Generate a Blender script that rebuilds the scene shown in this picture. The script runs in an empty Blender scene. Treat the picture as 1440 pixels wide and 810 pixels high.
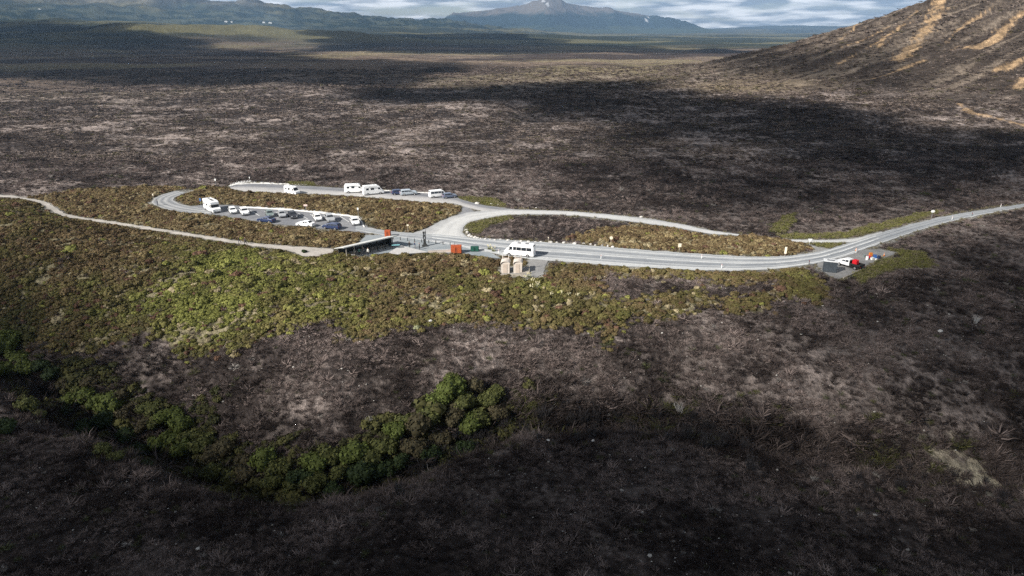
import bpy, bmesh, math, random
import numpy as np
from mathutils import Vector, Matrix

random.seed(7)
rng = np.random.default_rng(7)
R = math.radians
scene = bpy.context.scene
C = scene.collection

# ------------------------------------------------------------------ camera
CAM_Z = 46.0
PITCH = R(20.77)
FPX = 960.0          # focal length in pixels of a 1440 px wide frame
cam = bpy.data.cameras.new("camera")
cam.sensor_width = 36.0
cam.lens = 24.0
cam.clip_start = 0.5
cam.clip_end = 60000
camo = bpy.data.objects.new("camera", cam)
camo.location = (0, 0, CAM_Z)
camo.rotation_euler = (R(90) - PITCH, 0, 0)
C.objects.link(camo)
scene.camera = camo

# ------------------------------------------------------------------ light, sky, exposure
SUN_EL = R(34)
SUN_AZ = (-0.80, -0.60)                       # horizontal direction towards the sun
SUN_DIR = Vector((SUN_AZ[0] * math.cos(SUN_EL), SUN_AZ[1] * math.cos(SUN_EL), math.sin(SUN_EL)))
sun = bpy.data.lights.new("sun", "SUN")
sun.energy = 4.6
sun.angle = R(0.6)
sun.color = (1.0, 0.95, 0.88)
suno = bpy.data.objects.new("sun", sun)
suno.rotation_euler = SUN_DIR.to_track_quat('Z', 'Y').to_euler()
suno.location = (0, 0, 300)
C.objects.link(suno)

world = bpy.data.worlds.new("World")
scene.world = world
world.use_nodes = True
wt = world.node_tree
for n in list(wt.nodes):
    wt.nodes.remove(n)
def N(t, kind, **kw):
    n = t.nodes.new(kind)
    for k, v in kw.items():
        setattr(n, k, v)
    return n
def L(t, a, b):
    t.links.new(a, b)
out = N(wt, "ShaderNodeOutputWorld")
bg = N(wt, "ShaderNodeBackground")
bg.inputs["Strength"].default_value = 0.10
sky = N(wt, "ShaderNodeTexSky", sky_type='NISHITA', sun_disc=False)
sky.sun_elevation = SUN_EL
sky.sun_rotation = math.atan2(SUN_AZ[0], SUN_AZ[1])
sky.air_density = 1.0
sky.dust_density = 0.6
tc = N(wt, "ShaderNodeTexCoord")
sep = N(wt, "ShaderNodeSeparateXYZ")
L(wt, tc.outputs["Generated"], sep.inputs[0])
mp = N(wt, "ShaderNodeMapping")
mp.inputs["Scale"].default_value = (4.2, 4.2, 34.0)
mp.inputs["Location"].default_value = (3.1, 0.4, 0.3)
L(wt, tc.outputs["Generated"], mp.inputs[0])
n1 = N(wt, "ShaderNodeTexNoise")
n1.inputs["Scale"].default_value = 1.5
n1.inputs["Detail"].default_value = 7
n1.inputs["Roughness"].default_value = 0.58
L(wt, mp.outputs[0], n1.inputs["Vector"])
cov = N(wt, "ShaderNodeMapRange")
cov.inputs["From Min"].default_value = 0.33
cov.inputs["From Max"].default_value = 0.50
L(wt, n1.outputs["Fac"], cov.inputs["Value"])
# cloud brightness: bright at the horizon, dull grey bases overhead
n2 = N(wt, "ShaderNodeTexNoise")
n2.inputs["Scale"].default_value = 4.0
n2.inputs["Detail"].default_value = 6
L(wt, mp.outputs[0], n2.inputs["Vector"])
cr = N(wt, "ShaderNodeValToRGB")
cr.color_ramp.elements[0].position = 0.42
cr.color_ramp.elements[0].color = (2.9, 3.2, 3.6, 1)
cr.color_ramp.elements[1].position = 0.62
cr.color_ramp.elements[1].color = (13.5, 13.2, 12.8, 1)
L(wt, n2.outputs["Fac"], cr.inputs[0])
el = N(wt, "ShaderNodeMapRange")
el.inputs["From Min"].default_value = 0.05
el.inputs["From Max"].default_value = 0.45
el.inputs["To Min"].default_value = 1.0
el.inputs["To Max"].default_value = 0.17
L(wt, sep.outputs["Z"], el.inputs["Value"])
dim = N(wt, "ShaderNodeVectorMath", operation='SCALE')
L(wt, cr.outputs[0], dim.inputs[0])
L(wt, el.outputs[0], dim.inputs["Scale"])
mix = N(wt, "ShaderNodeMix", data_type='RGBA')
L(wt, cov.outputs[0], mix.inputs["Factor"])
L(wt, sky.outputs[0], mix.inputs["A"])
L(wt, dim.outputs[0], mix.inputs["B"])
L(wt, mix.outputs["Result"], bg.inputs["Color"])
L(wt, bg.outputs[0], out.inputs["Surface"])

scene.view_settings.view_transform = 'Standard'
scene.view_settings.look = 'None'
scene.view_settings.gamma = 1.0
scene.view_settings.exposure = 1.0
scene.view_settings.use_curve_mapping = False
scene.render.engine = 'CYCLES'
cy = scene.cycles
cy.max_bounces = 4
cy.diffuse_bounces = 2
cy.glossy_bounces = 2
cy.transmission_bounces = 2
cy.transparent_max_bounces = 24
cy.volume_bounces = 0
cy.use_denoising = False
try:
    cy.denoiser = 'OPENIMAGEDENOISE'
    cy.denoising_prefilter = 'ACCURATE'
except Exception:
    pass
scene.render.filter_size = 1.1

# ------------------------------------------------------------------ noise
_P = rng.permutation(4096).astype(np.int64)
_G = rng.random(4096) * 2 * np.pi
_GX, _GY = np.cos(_G), np.sin(_G)
def pn(x, y, s=0):
    xi = np.floor(x).astype(np.int64); yi = np.floor(y).astype(np.int64)
    fx = x - xi; fy = y - yi
    u = fx * fx * fx * (fx * (fx * 6 - 15) + 10); v = fy * fy * fy * (fy * (fy * 6 - 15) + 10)
    def g(ix, iy, dx, dy):
        h = _P[(_P[(ix + 131 * s) & 4095] + iy) & 4095]
        return _GX[h] * dx + _GY[h] * dy
    a = g(xi, yi, fx, fy); b = g(xi + 1, yi, fx - 1, fy)
    c = g(xi, yi + 1, fx, fy - 1); d = g(xi + 1, yi + 1, fx - 1, fy - 1)
    return (a + u * (b - a)) * (1 - v) + (c + u * (d - c)) * v
def fbm(x, y, scale, octs=4, s=0, gain=0.5):
    t = 0; a = 1; f = 1 / scale
    for o in range(octs):
        t = t + a * pn(x * f + 17.3 * o, y * f - 9.1 * o, s + o)
        a *= gain; f *= 2.03
    return t * 1.4
def ss(a, b, x):
    t = np.clip((x - a) / (b - a), 0, 1)
    return t * t * (3 - 2 * t)

# ------------------------------------------------------------------ ground height
GX = np.array([-400, -95, -75, -52, -40, -27, -12, 2, 25, 40, 60, 90, 400.])
GY = np.array([150, 110, 98, 84, 77, 72, 77, 88, 88, 80, 75, 74, 60.])
HILL = (600.0, 650.0)
HR = np.array([0, 60, 120, 200, 282, 350, 437, 520, 620, 5000.])
HZ = np.array([156, 134, 106, 73, 45, 25, 8, 1.5, 0, 0.])
def gully(x, y):
    yg = np.interp(x, GX, GY) + 2.5 * pn(x / 14, x * 0, 5)
    return (y - yg) * 0.85
FLAT = [(-128, 205), (-100, 230), (-60, 245), (0, 225), (60, 190), (160, 215), (190, 200), (170, 165), (110, 118), (60, 112), (0, 118), (-40, 128), (-70, 150), (-115, 175)]
def seg_dist(x, y, pts, closed=False):
    d = np.full(np.shape(x), 1e9)
    n = len(pts)
    for i in range(n if closed else n - 1):
        ax, ay = pts[i]; bx, by = pts[(i + 1) % n]
        vx, vy = bx - ax, by - ay
        t = np.clip(((x - ax) * vx + (y - ay) * vy) / (vx * vx + vy * vy + 1e-9), 0, 1)
        d = np.minimum(d, np.hypot(x - ax - t * vx, y - ay - t * vy))
    return d
def inside(x, y, pts):
    r = np.zeros(np.shape(x), bool)
    n = len(pts)
    for i in range(n):
        ax, ay = pts[i]; bx, by = pts[(i + 1) % n]
        if ay == by: continue
        c = ((ay > y) != (by > y)) & (x < (bx - ax) * (y - ay) / (by - ay) + ax)
        r ^= c
    return r
def sdist(x, y, pts):
    d = seg_dist(x, y, pts, True)
    return np.where(inside(x, y, pts), -d, d)
# bearings of the far ridge, as (x over y) against crest height at 8.5 km
RT = np.array([-1.4, -0.8, -0.72, -0.55, -0.40, -0.33, -0.26, -0.18, -0.12, -0.03, 0.1, 2])
RH = np.array([300, 450, 440, 410, 350, 318, 275, 205, 150, 70, 12, 0.])
def H(x, y):
    x = np.asarray(x, float); y = np.asarray(y, float)
    r = np.hypot(x, y)
    near = ss(128, 84, y)
    z = -4.0 * near + 2.2 * ss(80, 45, y)
    d = gully(x, y)
    dep = 8.0 + 2.6 * ss(-20, -60, x) + 1.5 * pn(x / 25, x * 0 + 3, 8)
    z = z - dep * np.where(d > 0, np.exp(-(d / 13) ** 2), np.exp(-(d / 6.0) ** 2)) * ss(200, 140, y)
    flat = ss(0, 22, sdist(x, y, FLAT))
    z = z + 5.0 * flat * np.exp(-(((x + 112) / 34) ** 2 + ((y - 158) / 24) ** 2))
    u = 0.9 * fbm(x, y, 38, 4, 11) + 0.22 * fbm(x, y, 7, 3, 21)
    u = u + ss(235, 420, r) * (3.2 * fbm(x, y, 170, 4, 31) + 1.0 * np.abs(fbm(x, y * 0.7, 60, 4, 41)))
    z = z + flat * u
    z = z - 22 * ss(450, 2600, r) + ss(900, 3000, r) * 14 * fbm(x, y, 1400, 4, 51)
    # volcano flank on the right
    hd = np.hypot(x - HILL[0], y - HILL[1])
    ang = np.arctan2(y - HILL[1], x - HILL[0])
    hz = np.interp(hd, HR, HZ)
    hz = 0.5 * hz + 0.25 * (np.interp(hd - 25, HR, HZ) + np.interp(hd + 25, HR, HZ))
    rad = fbm(ang * 9 + hd * 0.002, hd / 420, 1.0, 5, 61, 0.55)
    z = z + hz + ss(480, 240, hd) * (rad * 6.0 + 0.7 * fbm(x, y, 30, 4, 71, 0.6))
    # far country
    t = x / np.maximum(y, 1.0)
    rh = np.where(y > 500, np.interp(t, RT, RH), 0)
    far = np.exp(-((r - 8800) / 1900) ** 2)
    z = z + rh * far * (1 + 0.22 * fbm(x, y, 1500, 5, 81)) + far * 60 * (np.abs(fbm(x, y, 800, 6, 83, .6)) - .2) * ss(5, 60, rh)
    for (bx, by, bh, br) in ((-1800, 3500, 62, 500), (-1000, 3700, 40, 380), (-2700, 4600, 90, 900), (-250, 5200, 26, 800)):
        z = z + bh * np.exp(-(((x - bx) / (br * 1.5)) ** 2 + ((y - by) / br) ** 2)) * (1 + 0.2 * fbm(x, y, 300, 3, 91))
    z = z + ss(11000, 17000, r) * (70 + 90 * np.abs(fbm(x, y, 3500, 4, 95))) * ss(0.2, 0.35, t) + ss(9000, 16000, r) * 20
    return z
def px(u, v, z=None):
    """world point where the ground meets the line of sight through (u, v) of a 1440x810 frame; only used to survey positions"""
    a = (u - 720) / FPX; b = -(v - 405) / FPX
    c, s = math.cos(PITCH), math.sin(PITCH)
    d = np.array([a, c + b * s, -s + b * c])
    if z is not None:
        t = (z - CAM_Z) / d[2]
        return (float(d[0] * t), float(d[1] * t))
    t = np.geomspace(30, 20000, 3000)
    X = d[0] * t; Y = d[1] * t; Z = CAM_Z + d[2] * t
    below = np.nonzero(Z < H(X, Y))[0]
    if len(below) == 0:
        return (float(X[-1]), float(Y[-1]))
    i = max(below[0], 1)
    lo, hi = t[i - 1], t[i]
    tt = np.linspace(lo, hi, 60)
    X = d[0] * tt; Y = d[1] * tt; Z = CAM_Z + d[2] * tt
    k = np.nonzero(Z < H(X, Y))[0]
    k = k[0] if len(k) else 59
    return (float(X[k]), float(Y[k]))
def PX(pts, z=None):
    return [px(u, v, z) for u, v in pts]
def hz(x, y):
    return float(H(x, y))

# ------------------------------------------------------------------ materials
def nodemat(name):
    m = bpy.data.materials.new(name)
    m.use_nodes = True
    t = m.node_tree
    b = t.nodes["Principled BSDF"]
    b.inputs["Specular IOR Level"].default_value = 0.25
    return m, t, b
_mats = {}
def mat(name, col, rough=0.6, metal=0.0, var=0.12, scale=6.0, spec=0.3):
    if name in _mats:
        return _mats[name]
    m, t, b = nodemat(name)
    b.inputs["Roughness"].default_value = rough
    b.inputs["Metallic"].default_value = metal
    b.inputs["Specular IOR Level"].default_value = spec
    tcn = N(t, "ShaderNodeTexCoord")
    nz = N(t, "ShaderNodeTexNoise"); nz.inputs["Scale"].default_value = scale; nz.inputs["Detail"].default_value = 5
    L(t, tcn.outputs["Object"], nz.inputs["Vector"])
    r = N(t, "ShaderNodeMapRange"); r.inputs["To Min"].default_value = 1 - var * 1.6; r.inputs["To Max"].default_value = 1 + var * 1.6
    r.inputs["From Min"].default_value = 0.25; r.inputs["From Max"].default_value = 0.75
    L(t, nz.outputs["Fac"], r.inputs["Value"])
    s = N(t, "ShaderNodeVectorMath", operation='SCALE'); s.inputs[0].default_value = col
    L(t, r.outputs[0], s.inputs["Scale"]); L(t, s.outputs[0], b.inputs["Base Color"])
    _mats[name] = m
    return m
WHITE = mat("white_paint", (0.80, 0.80, 0.79), 0.25, 0, 0.03, 2, 0.5)
SILVER = mat("silver_paint", (0.48, 0.49, 0.50), 0.25, 0.3, 0.03, 2, 0.5)
NAVY = mat("navy_paint", (0.035, 0.05, 0.11), 0.2, 0.1, 0.05, 2, 0.5)
BLUEGREY = mat("blue_grey_paint", (0.16, 0.19, 0.26), 0.25, 0.3, 0.05, 2, 0.5)
CHARCOAL = mat("charcoal_paint", (0.04, 0.042, 0.05), 0.25, 0.1, 0.05, 2, 0.5)
SAGE = mat("sage_paint", (0.20, 0.25, 0.24), 0.25, 0.2, 0.05, 2, 0.5)
GLASS = mat("dark_glass", (0.02, 0.024, 0.03), 0.08, 0, 0.1, 2, 0.6)
BLACK = mat("black_rubber", (0.02, 0.02, 0.02), 0.8, 0, 0.2)
RIM = mat("wheel_rim", (0.4, 0.4, 0.41), 0.35, 0.6, 0.05)
LAMP = mat("lamp_lens", (0.6, 0.62, 0.62), 0.15, 0, 0.05)
REDLAMP = mat("tail_lamp_lens", (0.45, 0.02, 0.02), 0.2, 0, 0.05)
PLASTIC = mat("grey_plastic", (0.12, 0.12, 0.125), 0.6)
TIMBER = mat("weathered_timber", (0.30, 0.27, 0.23), 0.9, 0, 0.25, 5)
DARKTIMBER = mat("dark_timber", (0.035, 0.037, 0.036), 0.8, 0, 0.3, 5)
ROOFST = mat("pale_roof_sheet", (0.60, 0.60, 0.57), 0.5, 0, 0.06, 1.5)
ORANGE = mat("rust_orange_steel", (0.36, 0.075, 0.024), 0.6, 0, 0.14, 3)
GREENBOX = mat("dark_green_steel", (0.015, 0.07, 0.05), 0.5, 0, 0.15, 3)
BEIGE = mat("beige_wall", (0.50, 0.44, 0.38), 0.8, 0, 0.08, 3)
GREYSTEEL = mat("galvanised_steel", (0.33, 0.34, 0.35), 0.45, 0.5, 0.1)
CONC = mat("concrete", (0.42, 0.41, 0.40), 0.9, 0, 0.12, 2)
AQUA = mat("aqua_paint", (0.28, 0.62, 0.66), 0.5, 0, 0.05)
CABIN = mat("dark_grey_cladding", (0.055, 0.065, 0.075), 0.6, 0, 0.15, 2)
RED = mat("red_plastic", (0.62, 0.02, 0.03), 0.35, 0, 0.06)
BLUE = mat("blue_plastic", (0.04, 0.12, 0.35), 0.4, 0, 0.06)
SIGNW = mat("sign_face_white", (0.75, 0.75, 0.72), 0.5, 0, 0.04)
SIGNO = mat("sign_face_cream", (0.70, 0.62, 0.48), 0.5, 0, 0.06)
SIGNB = mat("sign_face_blue", (0.05, 0.12, 0.3), 0.4, 0, 0.05)
ROCK = mat("pale_rock", (0.46, 0.44, 0.41), 0.95, 0, 0.25, 4)
SKIN = mat("skin", (0.45, 0.28, 0.2), 0.6)
CLOTH = [mat("dark_blue_cloth", (0.03, 0.04, 0.08), 0.9), mat("black_cloth", (0.02, 0.02, 0.022), 0.9), mat("red_cloth", (0.3, 0.03, 0.03), 0.9),
         mat("grey_cloth", (0.2, 0.2, 0.21), 0.9), mat("pale_cloth", (0.55, 0.54, 0.5), 0.9), mat("orange_cloth", (0.65, 0.2, 0.03), 0.8)]
HAIR = mat("brown_hair", (0.04, 0.025, 0.015), 0.8)
BARK = mat("grey_bark", (0.09, 0.075, 0.065), 0.9, 0, 0.3, 4)
CHAR = mat("charred_wood", (0.035, 0.031, 0.031), 0.9, 0, 0.3, 4)
SILVERWOOD = mat("silver_dead_wood", (0.42, 0.40, 0.38), 0.9, 0, 0.2, 4)

def tintmat(name, rough=0.85, var=0.35, scale=5.0, trans=0.0):
    """foliage or twig material whose base colour comes from each plant's own tint"""
    m, t, b = nodemat(name)
    b.inputs["Roughness"].default_value = rough
    b.inputs["Specular IOR Level"].default_value = 0.12
    a = N(t, "ShaderNodeAttribute", attribute_type='INSTANCER', attribute_name="tint")
    g = N(t, "ShaderNodeAttribute", attribute_type='GEOMETRY', attribute_name="leafvar")
    mr = N(t, "ShaderNodeMapRange"); mr.inputs["To Min"].default_value = 1 - var; mr.inputs["To Max"].default_value = 1 + var
    L(t, g.outputs["Fac"], mr.inputs["Value"])
    s = N(t, "ShaderNodeVectorMath", operation='SCALE')
    L(t, a.outputs["Color"], s.inputs[0]); L(t, mr.outputs[0], s.inputs["Scale"]); L(t, s.outputs[0], b.inputs["Base Color"])
    return m
SCRUBM = tintmat("scrub_foliage", 0.85, 0.28)
TWIGM = tintmat("burnt_twigs", 0.9, 0.6)

def leafmat(name, col, col2):
    m, t, b = nodemat(name)
    b.inputs["Roughness"].default_value = 0.75
    b.inputs["Specular IOR Level"].default_value = 0.15
    g = N(t, "ShaderNodeAttribute", attribute_type='GEOMETRY', attribute_name="leafvar")
    mx = N(t, "ShaderNodeMix", data_type='RGBA')
    mx.inputs["A"].default_value = (*col, 1); mx.inputs["B"].default_value = (*col2, 1)
    L(t, g.outputs["Fac"], mx.inputs["Factor"]); L(t, mx.outputs["Result"], b.inputs["Base Color"])
    return m
LEAF = {
    "bright": leafmat("bright_green_leaves", (0.040, 0.050, 0.012), (0.090, 0.112, 0.027)),
    "olive": leafmat("olive_leaves", (0.036, 0.042, 0.014), (0.088, 0.092, 0.028)),
    "brown": leafmat("brown_green_leaves", (0.036, 0.032, 0.018), (0.070, 0.058, 0.030)),
    "pale": leafmat("pale_grey_green_leaves", (0.17, 0.18, 0.10), (0.32, 0.33, 0.2)),
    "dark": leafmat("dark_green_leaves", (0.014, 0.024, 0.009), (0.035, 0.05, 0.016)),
}
GRASSP = leafmat("straw_plumes", (0.34, 0.30, 0.17), (0.6, 0.55, 0.38))

# ------------------------------------------------------------------ mesh helpers
def link(name, me, m=None, parent=None):
    o = bpy.data.objects.new(name, me)
    C.objects.link(o)
    if m is not None and me is not None:
        for q in (m if isinstance(m, (list, tuple)) else [m]):
            me.materials.append(q)
    if parent is not None:
        o.parent = parent
    return o
def mesh_np(name, V, F, uv=None):
    """V (n,3), F (k,3|4) arrays -> mesh"""
    me = bpy.data.meshes.new(name)
    V = np.asarray(V, np.float32); F = np.asarray(F, np.int32)
    k = F.shape[1]
    me.vertices.add(len(V)); me.vertices.foreach_set("co", V.ravel())
    me.loops.add(F.size); me.loops.foreach_set("vertex_index", F.ravel())
    me.polygons.add(len(F))
    me.polygons.foreach_set("loop_start", np.arange(0, F.size, k, dtype=np.int32))
    me.polygons.foreach_set("loop_total", np.full(len(F), k, np.int32))
    me.update(calc_edges=True)
    me.validate()
    return me
class MB:
    def __init__(s): s.bm = bmesh.new(); s.mi = 0
    def box(s, c, d, rz=0, ry=0, rx=0, taper=1.0):
        m = Matrix.Translation(c) @ Matrix.Rotation(rz, 4, 'Z') @ Matrix.Rotation(ry, 4, 'Y') @ Matrix.Rotation(rx, 4, 'X')
        vs = []
        for z in (-.5, .5):
            k = taper if z > 0 else 1
            for x, y in ((-.5, -.5), (.5, -.5), (.5, .5), (-.5, .5)):
                vs.append(s.bm.verts.new(m @ Vector((x * d[0] * k, y * d[1] * k, z * d[2]))))
        for f in ((3, 2, 1, 0), (4, 5, 6, 7), (0, 1, 5, 4), (1, 2, 6, 5), (2, 3, 7, 6), (3, 0, 4, 7)):
            s.bm.faces.new([vs[i] for i in f]).material_index = s.mi
        return s
    def tube(s, a, b, r0, r1=None, n=8, caps=True):
        r1 = r0 if r1 is None else r1
        a = Vector(a); b = Vector(b); q = (b - a).to_track_quat('Z', 'Y')
        A = []; B = []
        for i in range(n):
            v = Vector((math.cos(2 * math.pi * i / n), math.sin(2 * math.pi * i / n), 0))
            A.append(s.bm.verts.new(a + q @ (v * r0))); B.append(s.bm.verts.new(b + q @ (v * r1)))
        for i in range(n):
            s.bm.faces.new((A[i], A[(i + 1) % n], B[(i + 1) % n], B[i])).material_index = s.mi
        if caps:
            s.bm.faces.new(A[::-1]).material_index = s.mi; s.bm.faces.new(B).material_index = s.mi
        return s
    def poly(s, pts, thick=None):
        vs = [s.bm.verts.new(p) for p in pts]
        s.bm.faces.new(vs).material_index = s.mi
        return s
    def prism(s, outline, y0, y1):
        """outline in (x,z), extruded along y"""
        A = [s.bm.verts.new((x, y0, z)) for x, z in outline]; B = [s.bm.verts.new((x, y1, z)) for x, z in outline]
        n = len(outline)
        s.bm.faces.new(A); s.bm.faces.new(B[::-1])
        for i in range(n):
            s.bm.faces.new((A[(i + 1) % n], A[i], B[i], B[(i + 1) % n]))
        return s
    def build(s, name, m, parent=None, bevel=0, smooth=False):
        bmesh.ops.recalc_face_normals(s.bm, faces=s.bm.faces)
        if bevel:
            bmesh.ops.bevel(s.bm, geom=list(s.bm.edges), offset=bevel, segments=2, affect='EDGES', clamp_overlap=True)
        me = bpy.data.meshes.new(name)
        s.bm.to_mesh(me); s.bm.free()
        if smooth:
            me.polygons.foreach_set("use_smooth", [True] * len(me.polygons))
        return link(name, me, m, parent)
def tag(o, label=None, cat=None, group=None, kind=None):
    if label: o["label"] = label
    if cat: o["category"] = cat
    if group: o["group"] = group
    if kind: o["kind"] = kind
    return o
def thing(name, label, cat, loc, rz=0, group=None):
    o = bpy.data.objects.new(name, None)
    o.empty_display_size = 0.3
    C.objects.link(o)
    o.location = loc; o.rotation_euler = (0, 0, rz)
    return tag(o, label, cat, group)
def kids(o):
    return [c for c in C.objects if c.parent == o]
def dup(o, loc, rz, label=None, group=None):
    r = o.copy(); C.objects.link(r)
    r.location = loc; r.rotation_euler = (0, 0, rz)
    if label: r["label"] = label
    if group: r["group"] = group
    for ch in o.children:
        c = ch.copy(); C.objects.link(c); c.parent = r
        for g in ch.children:
            d = g.copy(); C.objects.link(d); d.parent = c
    return r
def heading(a, b):
    return math.atan2(b[1] - a[1], b[0] - a[0])

# ------------------------------------------------------------------ surveyed outlines of the paved ground (frame pixels -> ground at z=0)
Z0 = 0.0
HW_T = PX([(500, 317), (530, 323), (560, 327), (590, 328.5), (625, 331), (660, 334), (700, 337), (760, 341), (820, 345), (880, 350), (940, 354.5), (990, 358), (1040, 361), (1080, 362), (1110, 360.5), (1150, 355), (1180, 346.5), (1210, 337), (1240, 327.5), (1280, 316), (1320, 306.5), (1360, 299), (1400, 293), (1440, 287), (1500, 280)], Z0)
HW_B = PX([(500, 324.5), (520, 328), (545, 332), (570, 335), (600, 339), (640, 346), (680, 354), (720, 362), (760, 366), (800, 369), (860, 373.5), (920, 377.5), (980, 380.5), (1040, 381.5), (1090, 379), (1130, 374), (1160, 368.5), (1190, 360.5), (1210, 353), (1240, 342), (1280, 328.5), (1320, 316), (1360, 306.5), (1400, 298.5), (1440, 291.5), (1500, 284)], Z0)
LP_T = PX([(575, 330), (600, 322), (620, 311), (640, 303.5), (658, 299), (680, 297), (700, 295.3), (720, 295), (760, 296), (800, 297.5), (840, 300.5), (880, 304.5), (920, 309), (960, 316), (1000, 324.5), (1040, 330)], Z0)
LP_B = PX([(640, 342), (662, 338), (651, 328), (651, 321), (657, 315), (668, 311), (690, 306.5), (710, 303.5), (740, 302), (780, 302.3), (820, 304.5), (860, 309), (900, 314), (930, 318), (960, 322.5), (1000, 330), (1040, 332)], Z0)
UP_T = PX([(322, 262), (335, 259), (360, 258), (420, 261), (480, 265), (540, 268.5), (600, 272), (640, 277), (652, 282), (675, 288), (720, 294.5)], Z0)
UP_B = PX([(325, 266), (345, 269.5), (370, 271), (420, 272.5), (480, 275), (540, 279.5), (580, 283), (615, 286.5), (640, 287), (655, 291.5), (680, 298), (715, 301)], Z0)
TL_T = PX([(1110, 337), (1160, 338), (1200, 336), (1240, 326)], Z0)
TL_B = PX([(1116, 341), (1150, 342), (1195, 341.5), (1240, 334)], Z0)
WEDGE = PX([(645, 287), (657, 291), (663, 296), (670, 302), (660, 304), (640, 306), (650, 298), (652, 292)], Z0)
JUNC = PX([(1137, 343), (1150, 348), (1172, 350.5), (1190, 345), (1215, 336), (1205, 350), (1150, 362), (1110, 364), (1140, 357), (1148, 352)], Z0)
PULL = PX([(1148, 368), (1200, 353), (1235, 351), (1262, 355), (1252, 360), (1232, 366), (1212, 378), (1192, 388), (1178, 393), (1165, 388), (1155, 381)], Z0)
PARK = PX([(266, 291), (290, 288), (325, 289), (355, 292), (400, 294.5), (450, 299.5), (504, 305.5), (509, 313), (520, 322), (525, 329.5), (505, 327), (470, 323.5), (420, 319), (370, 313), (330, 306.5), (300, 302), (270, 300)], Z0)
PLAZA = PX([(515, 331), (545, 331), (600, 338), (650, 346), (690, 355), (704, 364), (685, 362), (650, 357), (590, 355), (545, 356), (505, 361), (490, 358)], Z0)
PADT = PX([(744, 364), (772, 366), (764, 386), (746, 392), (706, 386), (704, 376), (742, 376)], Z0)
LAY = PX([(372, 344), (420, 347.5), (470, 350.5), (468, 356), (440, 362), (428, 361), (405, 353), (375, 349)])
LOOPC = PX([(300, 298), (278, 297), (255, 293.5), (238, 289), (228, 284), (231, 278.5), (243, 273.5), (256, 270)], Z0)
PATHC = PX([(-20, 274), (16, 276.5), (44, 281), (62, 285.5), (74, 294), (88, 302), (110, 307), (160, 314), (200, 320.5), (250, 328), (300, 336), (345, 343), (380, 347.3)])
PAVED = [HW_T + HW_B[::-1], LP_T + LP_B[::-1], UP_T + UP_B[::-1], TL_T + TL_B[::-1], WEDGE, JUNC, PULL, PARK, PLAZA, PADT, LAY]
def paved_dist(x, y):
    d = np.full(np.shape(x), 1e9)
    for p in PAVED:
        d = np.minimum(d, sdist(x, y, p))
    d = np.minimum(d, seg_dist(x, y, LOOPC) - 2.9)
    d = np.minimum(d, seg_dist(x, y, PATHC) - 0.9)
    return d

# ------------------------------------------------------------------ vegetation zones (ground coordinates)
GREEN = [PX([(-40, 276), (60, 283), (130, 308), (230, 320), (360, 340), (470, 352), (560, 354), (700, 360), (760, 376), (840, 366), (930, 376), (1040, 382), (1120, 376), (1152, 386), (1175, 404), (1165, 420), (1100, 412), (1040, 440), (960, 442), (905, 452), (862, 474), (790, 462), (720, 455), (640, 462), (560, 455), (520, 470), (480, 488), (440, 452), (350, 482), (300, 492), (230, 490), (160, 484), (60, 492), (-40, 470)])]
HOLES = [PX([(850, 392), (930, 386), (1010, 392), (985, 412), (900, 420), (858, 412)]), PX([(1000, 400), (1090, 395), (1080, 410), (1010, 425)])]
ISL1 = PX([(234, 282), (246, 274), (290, 262), (322, 264), (345, 270), (420, 273), (540, 280), (615, 287), (640, 288), (652, 293), (648, 300), (600, 321), (575, 329), (535, 323), (510, 312), (504, 304), (450, 298), (355, 290.5), (320, 288), (270, 290), (240, 287)], Z0)
WESTS = PX([(40, 278), (100, 268), (200, 262), (262, 264), (244, 271), (228, 277), (222, 285), (236, 292), (270, 301), (330, 308), (420, 320), (500, 328), (515, 331), (490, 350), (430, 346), (345, 341), (250, 326), (160, 312), (100, 304), (76, 292), (60, 284)], Z0)
ISL2 = PX([(652, 322), (664, 313), (710, 304), (780, 303), (860, 310), (930, 319), (1000, 331), (1060, 333), (1120, 340), (1146, 348), (1120, 359), (1070, 361), (990, 357), (880, 349), (760, 340), (680, 335), (655, 330)], Z0)
ISL2B = PX([(790, 336), (850, 322), (900, 315), (1000, 331), (1070, 334), (1120, 340), (1142, 349), (1120, 359), (1070, 361), (990, 357), (880, 349)], Z0)
GRASSZ = [PX(p, Z0) for p in ([(636, 279), (660, 276), (700, 281), (712, 290), (690, 291), (655, 284)], [(1090, 330), (1180, 328), (1250, 311), (1300, 298), (1330, 296), (1300, 306), (1240, 325), (1190, 335), (1110, 337)],
          [(1140, 343), (1180, 339), (1189, 344), (1170, 350), (1148, 347)], [(405, 256), (440, 256), (445, 262), (405, 260)], [(655, 316), (680, 309), (720, 303), (722, 309), (690, 316), (672, 330), (656, 326)],
          [(1080, 325), (1100, 305), (1120, 300), (1118, 312), (1102, 328)], [(1195, 385), (1240, 365), (1300, 362), (1320, 375), (1260, 378), (1210, 400)], [(1250, 350), (1300, 355), (1312, 368), (1262, 360)])]
LAWN = PX([(1240, 300), (1380, 285), (1440, 284), (1440, 290), (1330, 310)], Z0)
def zones(x, y):
    """0 burnt, 1 green scrub, 2 brown scrub, 3 grass"""
    wx = x + 4.0 * fbm(x, y, 14, 4, 101); wy = y + 3.0 * fbm(x, y, 10, 4, 107)
    lx = x + 0.8 * fbm(x, y, 4, 2, 103); ly = y + 0.8 * fbm(x, y, 4, 2, 105)
    z = np.zeros(np.shape(x), int)
    for g in GREEN: z[inside(wx, wy, g)] = 1
    for h in HOLES: z[inside(wx, wy, h)] = 0
    z[inside(lx, ly, WESTS)] = 2
    z[inside(lx, ly, ISL1)] = 2
    z[inside(lx, ly, ISL2B)] = 2
    for g in GRASSZ: z[inside(lx, ly, g)] = 3
    return z

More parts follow.
